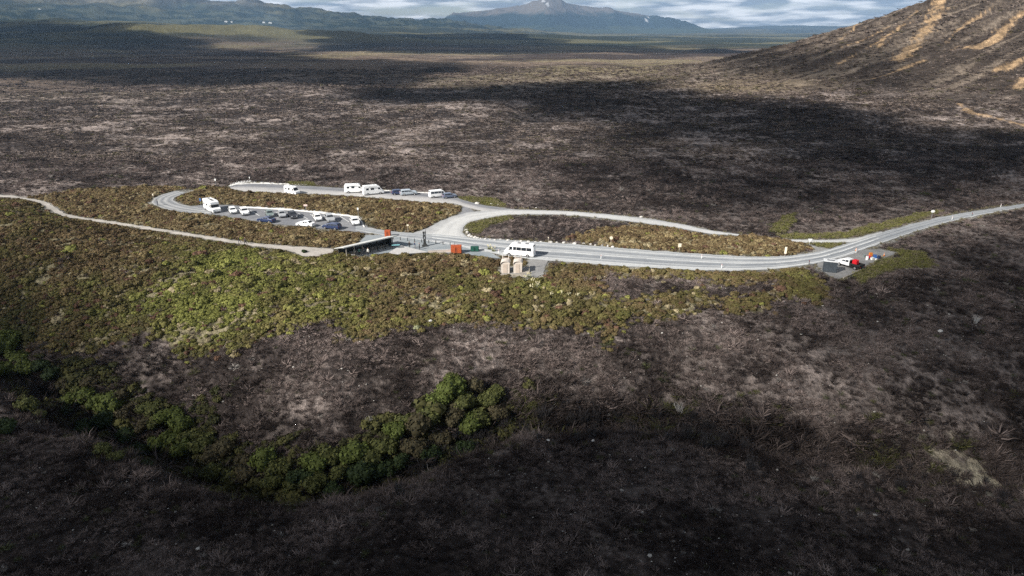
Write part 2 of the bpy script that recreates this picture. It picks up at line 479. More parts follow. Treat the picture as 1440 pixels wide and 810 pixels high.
# ------------------------------------------------------------------ bare slips on the hill (surveyed on the slope)
SLIPS = [(PX([(1322, 2), (1312, 26), (1297, 52), (1280, 70), (1262, 84)]), 6.0), (PX([(1335, 10), (1310, 22), (1270, 36), (1250, 48), (1236, 64)]), 3.2),
         (PX([(1440, 18), (1415, 38), (1398, 55), (1378, 68), (1360, 66)]), 5.5), (PX([(1440, 80), (1424, 90), (1406, 98)]), 6.0), (PX([(1260, 50), (1230, 62), (1200, 78), (1180, 90)]), 2.0),
         (PX([(1395, 8), (1360, 34), (1330, 60)]), 1.8), (PX([(1240, 20), (1200, 42), (1170, 60)]), 1.4), (PX([(1440, 110), (1425, 124)]), 3.0), (PX([(1345, 145), (1365, 158), (1400, 166), (1440, 176)]), 2.4),
         (PX([(1290, 16), (1240, 44), (1205, 60), (1160, 76)]), 1.5), (PX([(1300, 84), (1250, 104), (1215, 112)]), 1.8)]

BARE = PX([(1288, 618), (1312, 632), (1345, 632), (1395, 655), (1425, 690), (1390, 700), (1335, 672), (1305, 655)])
# ------------------------------------------------------------------ the ground sheet
def cover(x, y):
    """base colour of the ground itself: ash, char, litter, soil, far pasture and forest"""
    r = np.hypot(x, y)
    n = len(x)
    big = fbm(x, y, 60, 4, 201); mid = fbm(x, y, 14, 4, 211, 0.6); fine = fbm(x, y, 2.2, 3, 221, 0.7)
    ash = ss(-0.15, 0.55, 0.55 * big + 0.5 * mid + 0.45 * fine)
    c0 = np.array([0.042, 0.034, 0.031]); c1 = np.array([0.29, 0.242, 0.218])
    col = c0 + (c1 - c0) * (ash[:, None] * (0.28 * ss(60, 95, y) + 0.3 + 0.42 * ss(150, 240, y))[:, None])  # lighter tone held back towards the camera, so the foreground stays darker
    zn = zones(x, y)
    pd = paved_dist(x, y)
    g = np.array([0.055, 0.052, 0.025]); b = np.array([0.075, 0.055, 0.035]); s3 = np.array([0.12, 0.12, 0.045])
    for k, c in ((1, g), (2, b), (3, s3)):
        m = zn == k
        col[m] = c * (1 + 0.5 * mid[m] + 0.3 * fine[m])[:, None]
    # straw litter patches in the scrub
    straw = (ss(0.30, 0.6, fbm(x, y, 7, 5, 231, .65)) * ((zn == 2) | (zn == 1)))[:, None]
    col = col * (1 - straw * 0.75) + np.array([0.27, 0.235, 0.15]) * straw * 0.75
    # gravel verge beside the tarmac
    v = ss(1.6, 0.2, pd + 0.7 * fbm(x, y, 3, 3, 241))[:, None]
    col = col * (1 - v) + np.array([0.26, 0.25, 0.225]) * v
    # beyond 500 m: broad bands of heath, tussock and char
    f = ss(480, 900, r)[:, None]
    bands = fbm(x * 0.6, y, 260, 5, 251, 0.6)
    t = ss(-0.3, 0.5, bands)[:, None]
    farc = np.array([0.060, 0.046, 0.040]) * (1 - t) + np.array([0.19, 0.145, 0.11]) * t
    tus = ss(0.1, 0.5, fbm(x * 0.7, y, 420, 5, 261, 0.6))[:, None]
    farc = farc * (1 - 0.7 * tus) + np.array([0.22, 0.185, 0.11]) * 0.7 * tus
    col = col * (1 - f) + farc * f
    # tawny flat at the hill foot
    tx, ty = 250.0, 520.0
    w = (ss(1.2, 0.5, np.hypot((x - tx) / 150, (y - ty) / 65) + 0.35 * fbm(x, y, 50, 4, 265)))[:, None]
    col = col * (1 - 0.75 * w) + np.array([0.24, 0.19, 0.125]) * 0.75 * w
    # far pasture and forest
    p = ss(2300, 3600, r + 500 * fbm(x, y, 900, 3, 271))[:, None]
    q = ss(-0.1, 0.25, fbm(x * 0.5, y, 900, 5, 281, 0.55))[:, None]
    past = np.array([0.03, 0.036, 0.024]) * (1 - q) + np.array([0.125, 0.115, 0.06]) * q
    col = col * (1 - p) + past * p
    hgt = H(x, y)
    fo = (ss(5200, 6400, r) * ss(30, 70, hgt) * ss(300, 190, hgt + 110 * fbm(x, y, 600, 5, 285, .6)))[:, None]
    up = (ss(5200, 6400, r) * ss(230, 330, hgt))[:, None]
    col = col * (1 - up) + np.array([0.10, 0.09, 0.07]) * np.clip(1 + 1.1 * fbm(x, y, 260, 5, 287, .65), .25, 2)[:, None] * up
    col = col * (1 - fo) + (np.array([0.014, 0.026, 0.022]) * (1 - .0) + np.array([0.05, 0.048, 0.03]) * ss(-0.15, .3, fbm(x, y, 260, 5, 288, .65))[:, None]) * fo
    # the hill: brown-grey char, slips of raw tan soil
    hd = np.hypot(x - HILL[0], y - HILL[1]); ang = np.arctan2(y - HILL[1], x - HILL[0])
    hm = ss(480, 380, hd)[:, None]
    st = fbm(ang * 26, hd / 260, 1.0, 6, 291, 0.68)
    hc = np.array([0.060, 0.048, 0.040]) + np.array([0.12, 0.098, 0.075]) * ss(-0.2, 0.7, st + 0.2 * fbm(x, y, 20, 4, 295))[:, None]
    col = col * (1 - hm) + hc * hm
    for pts, wd in SLIPS:
        d = seg_dist(x, y, pts) + wd * 1.0 * fbm(ang * 60, hd / 40, 1.0, 5, 297, 0.7) + .1 * wd
        k = (ss(wd, wd * 0.2, d) * (0.6 + 0.4 * ss(-.2, .3, fbm(ang * 90, hd / 60, 1.0, 4, 299, .7))))[:, None]
        col = col * (1 - k) + np.array([0.40, 0.275, 0.16]) * k
    k = ss(2.0, -2.0, sdist(x, y, BARE) + 3 * fbm(x, y, 5, 4, 298, .65))[:, None]
    col = col * (1 - k) + np.array([0.36, 0.32, 0.24]) * k
    return np.clip(col, 0.008, 0.8)

def build_ground():
    a_front = np.radians(np.arange(-48, 48.01, 0.105))
    a_rest = np.radians(np.arange(52, 308.1, 4.0))
    ang = np.concatenate([a_front, a_rest])
    rr = np.concatenate([[0.5, 8, 20, 30], np.geomspace(36, 50, 26)[:-1], np.geomspace(50, 1500, 620)[:-1], np.geomspace(1500, 20000, 240)])
    A, RR = np.meshgrid(ang, rr)
    X = (RR * np.sin(A)).ravel(); Y = (RR * np.cos(A)).ravel()
    Z = H(X, Y)
    na, nr = len(ang), len(rr)
    i = np.arange(nr - 1)[:, None] * na; j = np.arange(na)[None, :]; j2 = (j + 1) % na
    F = np.stack([i + j, i + j2, i + na + j2, i + na + j], -1).reshape(-1, 4)[:, ::-1]
    me = mesh_np("ground", np.stack([X, Y, Z], 1), F)
    me.polygons.foreach_set("use_smooth", np.ones(len(F), bool))
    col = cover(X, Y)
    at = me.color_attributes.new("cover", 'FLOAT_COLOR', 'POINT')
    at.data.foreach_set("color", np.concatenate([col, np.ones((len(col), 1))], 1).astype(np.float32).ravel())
    m, t, b = nodemat("ground_cover")
    b.inputs["Roughness"].default_value = 0.95
    b.inputs["Specular IOR Level"].default_value = 0.05
    g = N(t, "ShaderNodeAttribute", attribute_name="cover")
    geo = N(t, "ShaderNodeNewGeometry")
    def noise(scale, det, rough=0.6):
        q = N(t, "ShaderNodeTexNoise"); q.inputs["Scale"].default_value = scale; q.inputs["Detail"].default_value = det; q.inputs["Roughness"].default_value = rough
        L(t, geo.outputs["Position"], q.inputs["Vector"]); return q
    def rng_(q, a, b_, c, d):
        r = N(t, "ShaderNodeMapRange"); r.inputs["From Min"].default_value = a; r.inputs["From Max"].default_value = b_; r.inputs["To Min"].default_value = c; r.inputs["To Max"].default_value = d
        L(t, q.outputs["Fac"], r.inputs["Value"]); return r
    q1 = noise(1.4, 6, 0.75); q2 = noise(0.13, 7, 0.72)
    r1 = rng_(q1, 0.3, 0.7, 0.45, 1.6); r2 = rng_(q2, 0.34, 0.66, 0.5, 1.55)
    mu = N(t, "ShaderNodeMath", operation='MULTIPLY'); L(t, r1.outputs[0], mu.inputs[0]); L(t, r2.outputs[0], mu.inputs[1])
    s = N(t, "ShaderNodeVectorMath", operation='SCALE'); L(t, g.outputs["Color"], s.inputs[0]); L(t, mu.outputs[0], s.inputs["Scale"])
    L(t, s.outputs[0], b.inputs["Base Color"])
    ad = N(t, "ShaderNodeMath", operation='ADD'); L(t, q1.outputs["Fac"], ad.inputs[0])
    m5 = N(t, "ShaderNodeMath", operation='MULTIPLY'); L(t, q2.outputs["Fac"], m5.inputs[0]); m5.inputs[1].default_value = 9.0
    L(t, m5.outputs[0], ad.inputs[1])
    bp = N(t, "ShaderNodeBump"); bp.inputs["Strength"].default_value = 0.9; bp.inputs["Distance"].default_value = 0.5
    L(t, ad.outputs[0], bp.inputs["Height"]); L(t, bp.outputs[0], b.inputs["Normal"])
    tag(link("ground", me, m), kind="structure")
build_ground()

# ------------------------------------------------------------------ far mountain
def build_mountain():
    MX = np.array([610, 622, 640, 690, 720, 740, 752, 762, 775, 785, 795, 812, 850, 900, 925, 950, 972, 992])
    MY = np.array([36, 29, 19, 14, 9.5, 8, 4, -1, 0, 1.5, 5, 7.5, 12.5, 20, 25, 31, 36, 42])
    D = 13500.0
    az = (MX - 720) / FPX * D * 0.94
    hh = (41.5 - MY) / FPX * D * 0.885 + CAM_Z
    nx, ny = 420, 160
    x = np.linspace(az[0] - 700, az[-1] + 900, nx); y = np.linspace(-2600, 2600, ny)
    X, Y = np.meshgrid(x, y)
    prof = np.interp(X + 110 * fbm(X, Y, 700, 3, 301) * ss(0, 900, np.abs(Y)), az, hh, left=10, right=10)
    prof = np.where(X < az[0], hh[0] * np.exp(-((X - az[0]) / 500) ** 2), np.where(X > az[-1], hh[-1] * np.exp(-((X - az[-1]) / 500) ** 2), prof))
    fall = np.exp(-(np.abs(Y + 500 * fbm(X, Y * 0, 1200, 3, 303) * (Y < 0)) / 1300) ** 1.7)
    Z = prof * fall + (fall < 0.98) * fall * 60 * fbm(X, Y * 0.5, 500, 5, 305) - 25 * (1 - fall)
    Z = Z + 8 * fbm(X, Y, 120, 4, 307) * fall
    i = np.arange(ny - 1)[:, None] * nx; j = np.arange(nx - 1)[None, :]
    F = np.stack([i + j, i + j + 1, i + nx + j + 1, i + nx + j], -1).reshape(-1, 4)
    me = mesh_np("mountain", np.stack([X.ravel(), Y.ravel() + D, Z.ravel() - 12], 1), F)
    me.polygons.foreach_set("use_smooth", np.ones(len(F), bool))
    x_, y_, z_ = X.ravel(), Y.ravel(), Z.ravel()
    nz = fbm(x_, y_, 500, 5, 311, 0.6)
    c = np.tile(np.array([0.018, 0.032, 0.03]), (len(x_), 1))  # dark forest colour, with part of the middle slope's shade put into it
    hi = ss(270, 370, z_ + 70 * nz)[:, None]
    c = c * (1 - hi) + np.array([0.15, 0.13, 0.11]) * hi
    low = ss(120, 40, z_ + 50 * nz)[:, None]
    c = c * (1 - low) + np.array([0.05, 0.065, 0.035]) * low
    snow = np.zeros(len(x_))
    for (u, v, wx, wy) in ((766, 9, 26, 44), (762, 4, 34, 24), (899, 28, 14, 40), (905, 24, 10, 26)):
        sx = (u - 720) / FPX * D * 0.94; sz = (41.5 - v) / FPX * D * 0.885 + CAM_Z
        snow = np.maximum(snow, (y_ < 300) * ss(1.3, 0.7, np.hypot((x_ - sx) / wx, (z_ - sz) / wy) + 0.7 * fbm(x_, z_ * 2, 90, 4, 313)))
    c = c * (1 - snow[:, None]) + 0.55 * snow[:, None]
    at = me.color_attributes.new("cover", 'FLOAT_COLOR', 'POINT')
    at.data.foreach_set("color", np.concatenate([c, np.ones((len(c), 1))], 1).astype(np.float32).ravel())
    m, t, b = nodemat("mountain_cover"); b.inputs["Roughness"].default_value = 1; b.inputs["Specular IOR Level"].default_value = 0
    g = N(t, "ShaderNodeAttribute", attribute_name="cover"); L(t, g.outputs["Color"], b.inputs["Base Color"])
    tag(link("mountain", me, m), kind="structure")
build_mountain()

# ------------------------------------------------------------------ haze: one closed box of even air
hb = MB(); hb.box((0, 0, 300), (41500, 41500, 900))
hm_ = bpy.data.materials.new("haze_air"); hm_.use_nodes = True
ht = hm_.node_tree
for n in list(ht.nodes): ht.nodes.remove(n)
ho = N(ht, "ShaderNodeOutputMaterial"); hv = N(ht, "ShaderNodeVolumePrincipled")
hv.inputs["Color"].default_value = (0.36, 0.56, 0.84, 1); hv.inputs["Density"].default_value = 7.5e-5; hv.inputs["Anisotropy"].default_value = 0.2
L(ht, hv.outputs[0], ho.inputs["Volume"])
HAZE = tag(hb.build("haze", hm_), kind="stuff")

# ------------------------------------------------------------------ clouds: unseen puff meshes high above, shaped and placed to cast the cloud shadows
ICO = bmesh.new(); bmesh.ops.create_icosphere(ICO, subdivisions=2, radius=1)
ICV = np.array([v.co for v in ICO.verts]); ICF = np.array([[v.index for v in f.verts] for f in ICO.faces]); ICO.free()
_cm = {}
def cloudmat(t_):
    k = round(t_, 2)
    if k in _cm: return _cm[k]
    m = bpy.data.materials.new("cloud_vapour"); m.use_nodes = True; t = m.node_tree
    for n in list(t.nodes): t.nodes.remove(n)
    o = N(t, "ShaderNodeOutputMaterial"); mx = N(t, "ShaderNodeMixShader"); d = N(t, "ShaderNodeBsdfDiffuse"); tr = N(t, "ShaderNodeBsdfTransparent")
    d.inputs[0].default_value = (0.8, 0.8, 0.82, 1); mx.inputs[0].default_value = 1 - k
    L(t, tr.outputs[0], mx.inputs[1]); L(t, d.outputs[0], mx.inputs[2]); L(t, mx.outputs[0], o.inputs[0])
    _cm[k] = m; return m
def cloud(poly, rad, thin=0.6, z=1000.0, ragged=0.5, seed=1):
    """poly: outline on the ground that the cloud shades; rad: size of its billows"""
    g = np.random.default_rng(seed)
    P = np.array(poly); lo = P.min(0) - rad; hi = P.max(0) + rad
    st = rad * 0.85
    xs, ys = np.meshgrid(np.arange(lo[0], hi[0], st), np.arange(lo[1], hi[1], st))
    xs = (xs + g.uniform(-.4, .4, xs.shape) * st).ravel(); ys = (ys + g.uniform(-.4, .4, ys.shape) * st).ravel()
    d = sdist(xs, ys, poly) + ragged * rad * 2.2 * fbm(xs, ys, rad * 4, 3, 400 + seed)
    k = d < -rad * 0.35
    xs, ys, d = xs[k], ys[k], d[k]
    V = []; F = []
    off = np.array([SUN_AZ[0], SUN_AZ[1]]) / math.tan(SUN_EL)
    for q in range(len(xs)):
        rr = rad * g.uniform(0.8, 1.25) * min(1.5, 0.75 + (-d[q]) / rad * 0.2)
        zc = z + g.uniform(-.12, .35) * rad + min(-d[q] * 0.25, rad * 0.8)
        cx = xs[q] + off[0] * zc; cyy = ys[q] + off[1] * zc
        lump = 1 + 0.22 * g.standard_normal(len(ICV)) * 0.6
        v = ICV * lump[:, None] * np.array([rr, rr, rr * 0.6]); v[:, 2] = np.maximum(v[:, 2], -rr * 0.3)
        F.append(ICF + len(V) * len(ICV)); V.append(v + np.array([cx, cyy, zc]))
    if not V: return
    me = mesh_np("cloud", np.concatenate(V), np.concatenate(F))
    me.polygons.foreach_set("use_smooth", np.ones(len(me.polygons), bool))
    o = link("cloud", me, cloudmat(thin))
    tag(o, kind="structure")
Zg = 0.0
CLOUDS = [
    # (outline on the ground as seen in the frame, billow radius, thinness, seed)
    (PX([(-60, 600), (40, 580), (130, 628), (240, 672), (330, 704), (430, 716), (520, 700), (600, 655), (700, 606), (800, 578), (900, 585), (1000, 600), (1100, 645), (1250, 705), (1500, 740)], -4) + [(90, 20), (60, -60), (-60, -60), (-90, 30)], 10, 0.72, 1),
    (PX([(-60, 560), (60, 560), (150, 600), (260, 655), (340, 680), (430, 700), (520, 680), (600, 625), (700, 575), (800, 545), (900, 545), (1000, 560), (1120, 610), (1230, 670), (1300, 700), (1500, 720)], -4) + [(90, 20), (60, -60), (-60, -60), (-90, 30)], 13, 0.84, 11),  # thin outer layer added to soften the edge of the foreground shadow
    (PX([(-300, 300), (20, 340), (60, 400), (30, 470), (-40, 540), (-300, 560)], 0), 12, 0.85, 2),
    (PX([(1000, 395), (1140, 398), (1240, 360), (1330, 318), (1440, 296), (1700, 280), (1700, 700), (1200, 640), (1050, 560), (980, 470)], 0), 14, 0.86, 3),
    (PX([(480, 124), (640, 120), (700, 117), (860, 115), (930, 126), (1010, 146), (1110, 152), (1170, 158), (1280, 190), (1440, 196), (1600, 205), (1600, 275), (1440, 262), (1250, 240), (1100, 232), (960, 200), (840, 176), (760, 166), (700, 154), (480, 140)], 0), 20, 0.70, 4),
    (PX([(820, 170), (1000, 190), (1250, 225), (1440, 240), (1600, 250), (1600, 290), (1440, 282), (1240, 300), (1050, 318), (900, 285), (780, 240)], 0), 16, 0.9, 9),
    (PX([(-260, 66), (0, 66), (330, 68), (420, 72), (480, 77), (640, 84), (620, 100), (560, 119), (300, 117), (0, 111), (-260, 108)], 0), 38, 0.58, 5),
    (PX([(-260, 52), (0, 52), (120, 52.5), (220, 56), (330, 61), (430, 68), (330, 72), (0, 72), (-260, 72)], 0), 130, 0.55, 12),
    (PX([(470, 56), (560, 53), (720, 54), (830, 60), (960, 66), (1060, 68), (1080, 72), (1000, 76), (800, 76), (600, 78), (420, 68)], -15), 170, 0.45, 6),
    (PX([(960, 100), (1060, 96), (1180, 118), (1290, 128), (1300, 150), (1200, 140), (1080, 128)], 0), 22, 0.9, 8),
]
for i_, (pl, rad_, thin_, sd_) in enumerate(CLOUDS):
    cloud(pl, rad_, thin_, 1000.0 + 25 * i_, seed=sd_)
# ------------------------------------------------------------------ roads and paved ground
def resample(pts, n):
    P = np.array(pts); s = np.concatenate([[0], np.cumsum(np.hypot(*np.diff(P, axis=0).T))])
    t = np.linspace(0, s[-1], n)
    return np.stack([np.interp(t, s, P[:, 0]), np.interp(t, s, P[:, 1])], 1)
def smooth(P, k=3):
    for _ in range(k):
        P[1:-1] = 0.25 * P[:-2] + 0.5 * P[1:-1] + 0.25 * P[2:]
    return P
def ribbon(name, T, B, z, m, n=260, w=8, edge=0.18, drape=False):
    T = smooth(resample(T, n), 4); B = smooth(resample(B, n), 4)
    nx, ny = fbm(T[:, 0], T[:, 1], 3.0, 3, 501), fbm(B[:, 0], B[:, 1], 3.0, 3, 503)
    v = np.linspace(0, 1, w + 1)
    X = T[:, None, 0] * (1 - v) + B[:, None, 0] * v; Y = T[:, None, 1] * (1 - v) + B[:, None, 1] * v
    Y[:, 0] += edge * nx * 2; Y[:, -1] += edge * ny * 2
    Zz = (H(X, Y) + z) if drape else np.full(X.shape, z)
    i = np.arange(n - 1)[:, None] * (w + 1); j = np.arange(w)[None, :]
    F = np.stack([i + j, i + j + 1, i + w + 1 + j + 1, i + w + 1 + j], -1).reshape(-1, 4)
    me = mesh_np(name, np.stack([X.ravel(), Y.ravel(), Zz.ravel()], 1), F)
    a = me.attributes.new("across", 'FLOAT', 'POINT'); a.data.foreach_set("value", np.tile(v, n).astype(np.float32))
    return tag(link(name, me, m), kind="structure")
def stripe(name, T, B, v0, wid, z, m, n=400, t0=0.0, t1=1.0, dash=None):
    T = smooth(resample(T, n), 6); B = smooth(resample(B, n), 6)
    P = T * (1 - v0) + B * v0
    d = np.gradient(P, axis=0); d /= np.hypot(d[:, 0], d[:, 1])[:, None]
    nn = np.stack([-d[:, 1], d[:, 0]], 1)
    A = P + nn * wid / 2; Bq = P - nn * wid / 2
    V = np.empty((n * 2, 3)); V[0::2, :2] = A; V[1::2, :2] = Bq; V[:, 2] = z
    k = np.arange(int(n * t0), int(n * t1) - 1)
    if dash:
        s = np.concatenate([[0], np.cumsum(np.hypot(*np.diff(P, axis=0).T))])
        k = k[(s[k] % dash[1]) < dash[0]]
    F = np.stack([2 * k, 2 * k + 1, 2 * k + 3, 2 * k + 2], 1)
    return tag(link(name, mesh_np(name, V, F), m), kind="structure")
def slab(name, pts, z, m, jit=0.25):
    P = []
    n = len(pts)
    for i in range(n):
        a = np.array(pts[i]); b = np.array(pts[(i + 1) % n]); k = max(1, int(np.hypot(*(b - a)) / 1.2))
        for q in range(k): P.append(a + (b - a) * q / k)
    P = np.array(P)
    P[:, 0] += jit * 2 * fbm(P[:, 0], P[:, 1], 3, 3, 511); P[:, 1] += jit * 2 * fbm(P[:, 0], P[:, 1], 3, 3, 513)
    bm = bmesh.new()
    f = bm.faces.new([bm.verts.new((x, y, z)) for x, y in P])
    bmesh.ops.triangulate(bm, faces=[f])
    bmesh.ops.recalc_face_normals(bm, faces=bm.faces)
    if bm.faces[:][0].normal.z < 0: bmesh.ops.reverse_faces(bm, faces=bm.faces)
    me = bpy.data.meshes.new(name); bm.to_mesh(me); bm.free()
    return tag(link(name, me, m), kind="structure")
def paving(name, base, worn, tracks=(), dust=0.3):
    m, t, b = nodemat(name)
    b.inputs["Roughness"].default_value = 0.85; b.inputs["Specular IOR Level"].default_value = 0.2
    geo = N(t, "ShaderNodeNewGeometry")
    q = N(t, "ShaderNodeTexNoise"); q.inputs["Scale"].default_value = 0.22; q.inputs["Detail"].default_value = 8; q.inputs["Roughness"].default_value = 0.65
    L(t, geo.outputs["Position"], q.inputs["Vector"])
    q2 = N(t, "ShaderNodeTexNoise"); q2.inputs["Scale"].default_value = 2.5; q2.inputs["Detail"].default_value = 5; q2.inputs["Roughness"].default_value = 0.7
    L(t, geo.outputs["Position"], q2.inputs["Vector"])
    fac = N(t, "ShaderNodeMapRange"); fac.inputs["From Min"].default_value = 0.35; fac.inputs["From Max"].default_value = 0.7; fac.inputs["To Max"].default_value = dust * 2
    L(t, q.outputs["Fac"], fac.inputs["Value"])
    cur = fac.outputs[0]
    if tracks:
        a = N(t, "ShaderNodeAttribute", attribute_name="across")
        rp = N(t, "ShaderNodeValToRGB")
        rp.color_ramp.interpolation = 'EASE'
        els = rp.color_ramp.elements
        els[0].position = 0; els[0].color = (tracks[0][1],) * 3 + (1,)
        els[1].position = 1; els[1].color = (tracks[-1][1],) * 3 + (1,)
        for p, v in tracks[1:-1]:
            e = els.new(p); e.color = (v, v, v, 1)
        L(t, a.outputs["Fac"], rp.inputs[0])
        ad = N(t, "ShaderNodeMath", operation='ADD'); L(t, rp.outputs[0], ad.inputs[0]); L(t, cur, ad.inputs[1]); ad.use_clamp = True
        cur = ad.outputs[0]
    mx = N(t, "ShaderNodeMix", data_type='RGBA'); mx.inputs["A"].default_value = (*base, 1); mx.inputs["B"].default_value = (*worn, 1)
    L(t, cur, mx.inputs["Factor"])
    r = N(t, "ShaderNodeMapRange"); r.inputs["From Min"].default_value = .3; r.inputs["From Max"].default_value = .7; r.inputs["To Min"].default_value = .82; r.inputs["To Max"].default_value = 1.18
    L(t, q2.outputs["Fac"], r.inputs["Value"])
    s = N(t, "ShaderNodeVectorMath", operation='SCALE'); L(t, mx.outputs["Result"], s.inputs[0]); L(t, r.outputs[0], s.inputs["Scale"])
    L(t, s.outputs[0], b.inputs["Base Color"])
    bp = N(t, "ShaderNodeBump"); bp.inputs["Strength"].default_value = 0.25; bp.inputs["Distance"].default_value = 0.1
    L(t, q2.outputs["Fac"], bp.inputs["Height"]); L(t, bp.outputs[0], b.inputs["Normal"])
    return m
TR = [(0, .75), (.05, .5), (.14, .25), (.20, .8), (.245, .25), (.33, .15), (.40, .75), (.45, .3), (.52, .6), (.57, .15), (.68, .1), (.73, .7), (.77, .25), (.86, .5), (.93, .9), (1, .9)]
TR2 = [(0, .3), (.2, .5), (.35, .9), (.5, .7), (.65, 1.0), (.85, .6), (1, .2)]
TRS = [(0, .7), (.15, .1), (.3, .6), (.45, .1), (.6, .6), (.8, .1), (1, .6)]
M_HW = paving("worn_highway_seal", (0.15, 0.165, 0.185), (0.42, 0.43, 0.43), TR, 0.12)
M_LP = paving("gravel_track", (0.20, 0.205, 0.215), (0.47, 0.47, 0.46), TR2, 0.2)
M_PK = paving("car_park_seal", (0.15, 0.155, 0.17), (0.30, 0.30, 0.30), (), 0.3)
M_PL = paving("plaza_paving", (0.20, 0.23, 0.25), (0.34, 0.35, 0.35), (), 0.3)
M_GR = paving("gravel_bed", (0.17, 0.17, 0.17), (0.34, 0.33, 0.31), (), 0.4)
M_PT = paving("pale_path", (0.30, 0.28, 0.25), (0.50, 0.46, 0.42), (), 0.4)
M_LN = mat("road_paint", (0.72, 0.72, 0.70), 0.7, 0, 0.12, 3)
ribbon("highway", HW_T, HW_B, 0.100, M_HW, 420, 14)
ribbon("side_road", LP_T, LP_B, 0.094, M_LP, 260, 10)
ribbon("upper_parking_road", UP_T, UP_B, 0.088, paving("upper_seal", (0.15, 0.155, 0.17), (0.40, 0.39, 0.38), [(0, .1), (.3, .0), (.55, .6), (.8, .9), (1, .9)], 0.12), 260, 8)
ribbon("side_road_end", TL_T, TL_B, 0.082, M_LP, 60, 6)
slab("junction_pavement", WEDGE, 0.076, M_PK)
slab("junction_pavement", JUNC, 0.076, M_GR)
slab("lay_by_pavement", PULL, 0.070, M_GR)
slab("car_park_pavement", PARK, 0.080, M_PK)
slab("plaza_pavement", PLAZA, 0.072, M_PL, 0.05)
slab("toilet_yard_pavement", PADT, 0.070, M_GR)
def strip_along(pts, w):
    P = smooth(resample(pts, 90), 5); d = np.gradient(P, axis=0); d /= np.hypot(d[:, 0], d[:, 1])[:, None]; nn = np.stack([-d[:, 1], d[:, 0]], 1)
    return P + nn * w / 2, P - nn * w / 2
a_, b_ = strip_along(LOOPC, 5.4)
ribbon("loop_road", a_, b_, 0.086, paving("loop_seal", (0.14, 0.15, 0.165), (0.42, 0.42, 0.41), TRS, 0.1), 120, 8)
a_, b_ = strip_along(PATHC, 1.7)
ribbon("walking_path", a_, b_, 0.10, M_PT, 400, 2, 0.25, drape=True)
T_ = LAY[:4]; B_ = [LAY[7], LAY[6], LAY[5], LAY[4], LAY[3]]
ribbon("path_clearing", T_ , B_, 0.11, M_PT, 60, 12, 0.3, drape=True)
for v_, w_, ds in ((0.145, 0.18, None), (0.475, 0.14, None), (0.51, 0.14, (6, 9)), (0.865, 0.18, None)):
    stripe("road_marking_line", HW_T, HW_B, v_, w_, 0.106, M_LN, 700, 0.10, 0.62, ds)
# parking bay lines
for u in (330, 352, 372, 388, 404, 420, 436, 455, 478, 492):
    f_ = (u - 325) / 180.0
    a = px(u, 294.5 + f_ * 11.5, 0); b = px(u + 13, 302 + f_ * 12.5, 0)
    d = np.array([b[0] - a[0], b[1] - a[1]]); d /= np.hypot(*d); nq = np.array([-d[1], d[0]]) * 0.07
    mb = MB(); mb.poly([(a[0] + nq[0], a[1] + nq[1], .088), (a[0] - nq[0], a[1] - nq[1], .088), (b[0] - nq[0], b[1] - nq[1], .088), (b[0] + nq[0], b[1] + nq[1], .088)])
    tag(mb.build("bay_marking_line", M_LN), kind="structure")

# ------------------------------------------------------------------ scrub meshes
def ico(sub):
    b = bmesh.new(); bmesh.ops.create_icosphere(b, subdivisions=sub, radius=1)
    v = np.array([q.co for q in b.verts]); f = np.array([[w.index for w in p.verts] for p in b.faces]); b.free(); return v, f
IV1, IF1 = ico(1); IV2, IF2 = ico(2)
def cards(P, Nn, size, g, aspect=1.0):
    """small leaf quads at P facing about Nn"""
    n = len(P)
    t = g.normal(size=(n, 3)); t = np.cross(Nn, t); t /= np.linalg.norm(t, axis=1)[:, None] + 1e-9
    bb = np.cross(Nn, t)
    s = (size * g.uniform(.6, 1.3, n))[:, None]
    V = np.stack([P - t * s - bb * s * .5 * aspect, P + t * s * .3 - bb * s * .8 * aspect, P + t * s + bb * s * .4 * aspect, P - t * s * .2 + bb * s * aspect], 1)
    return V.reshape(-1, 3), np.arange(n * 4).reshape(-1, 4)
def with_var(name, V, F, var):
    me = mesh_np(name, V, F)
    a = me.attributes.new("leafvar", 'FLOAT', 'POINT'); a.data.foreach_set("value", np.asarray(var, np.float32))
    return me
def leafy(seed, n=110, size=0.16, flat=0.75, lumps=5, core=True):
    g = np.random.default_rng(seed)
    cs = [np.array([0, 0, .3, .62])] + [np.array([math.cos(a) * .45, math.sin(a) * .45, g.uniform(.15, .5), g.uniform(.32, .5)]) for a in g.uniform(0, 6.28, lumps)]
    pc = g.integers(0, len(cs), n)
    d = g.normal(size=(n, 3)); d /= np.linalg.norm(d, axis=1)[:, None]; d[:, 2] = np.abs(d[:, 2]) * 1.0 - .1
    ctr = np.array([cs[k][:3] for k in pc]); r = np.array([cs[k][3] for k in pc])
    P = ctr + d * (r * g.uniform(.8, 1.08, n))[:, None]; P[:, 2] *= flat
    nn = d + g.normal(size=(n, 3)) * .5; nn /= np.linalg.norm(nn, axis=1)[:, None]
    V, F = cards(P, nn, size, g)
    var = np.repeat(g.random(n), 4)
    if core:
        for c in cs:
            v = IV1 * c[3] * .86 + c[:3]; v[:, 2] *= flat
            q = np.concatenate([IF1, IF1[:, 2:3]], 1)
            F = np.concatenate([F, q + len(V)]); V = np.concatenate([V, v]); var = np.concatenate([var, np.full(len(v), .25)])  # inner domes coloured darker to put shade into the leaf gaps
    return V, F, var
def leafy_mesh(name, *a, **k):
    V, F, var = leafy(*a, **k)
    # degenerate quads from triangles are avoided by splitting into two meshes of triangles
    T = np.concatenate([F[:, [0, 1, 2]], F[F[:, 2] != F[:, 3]][:, [0, 2, 3]]])
    return with_var(name, V, T, var)
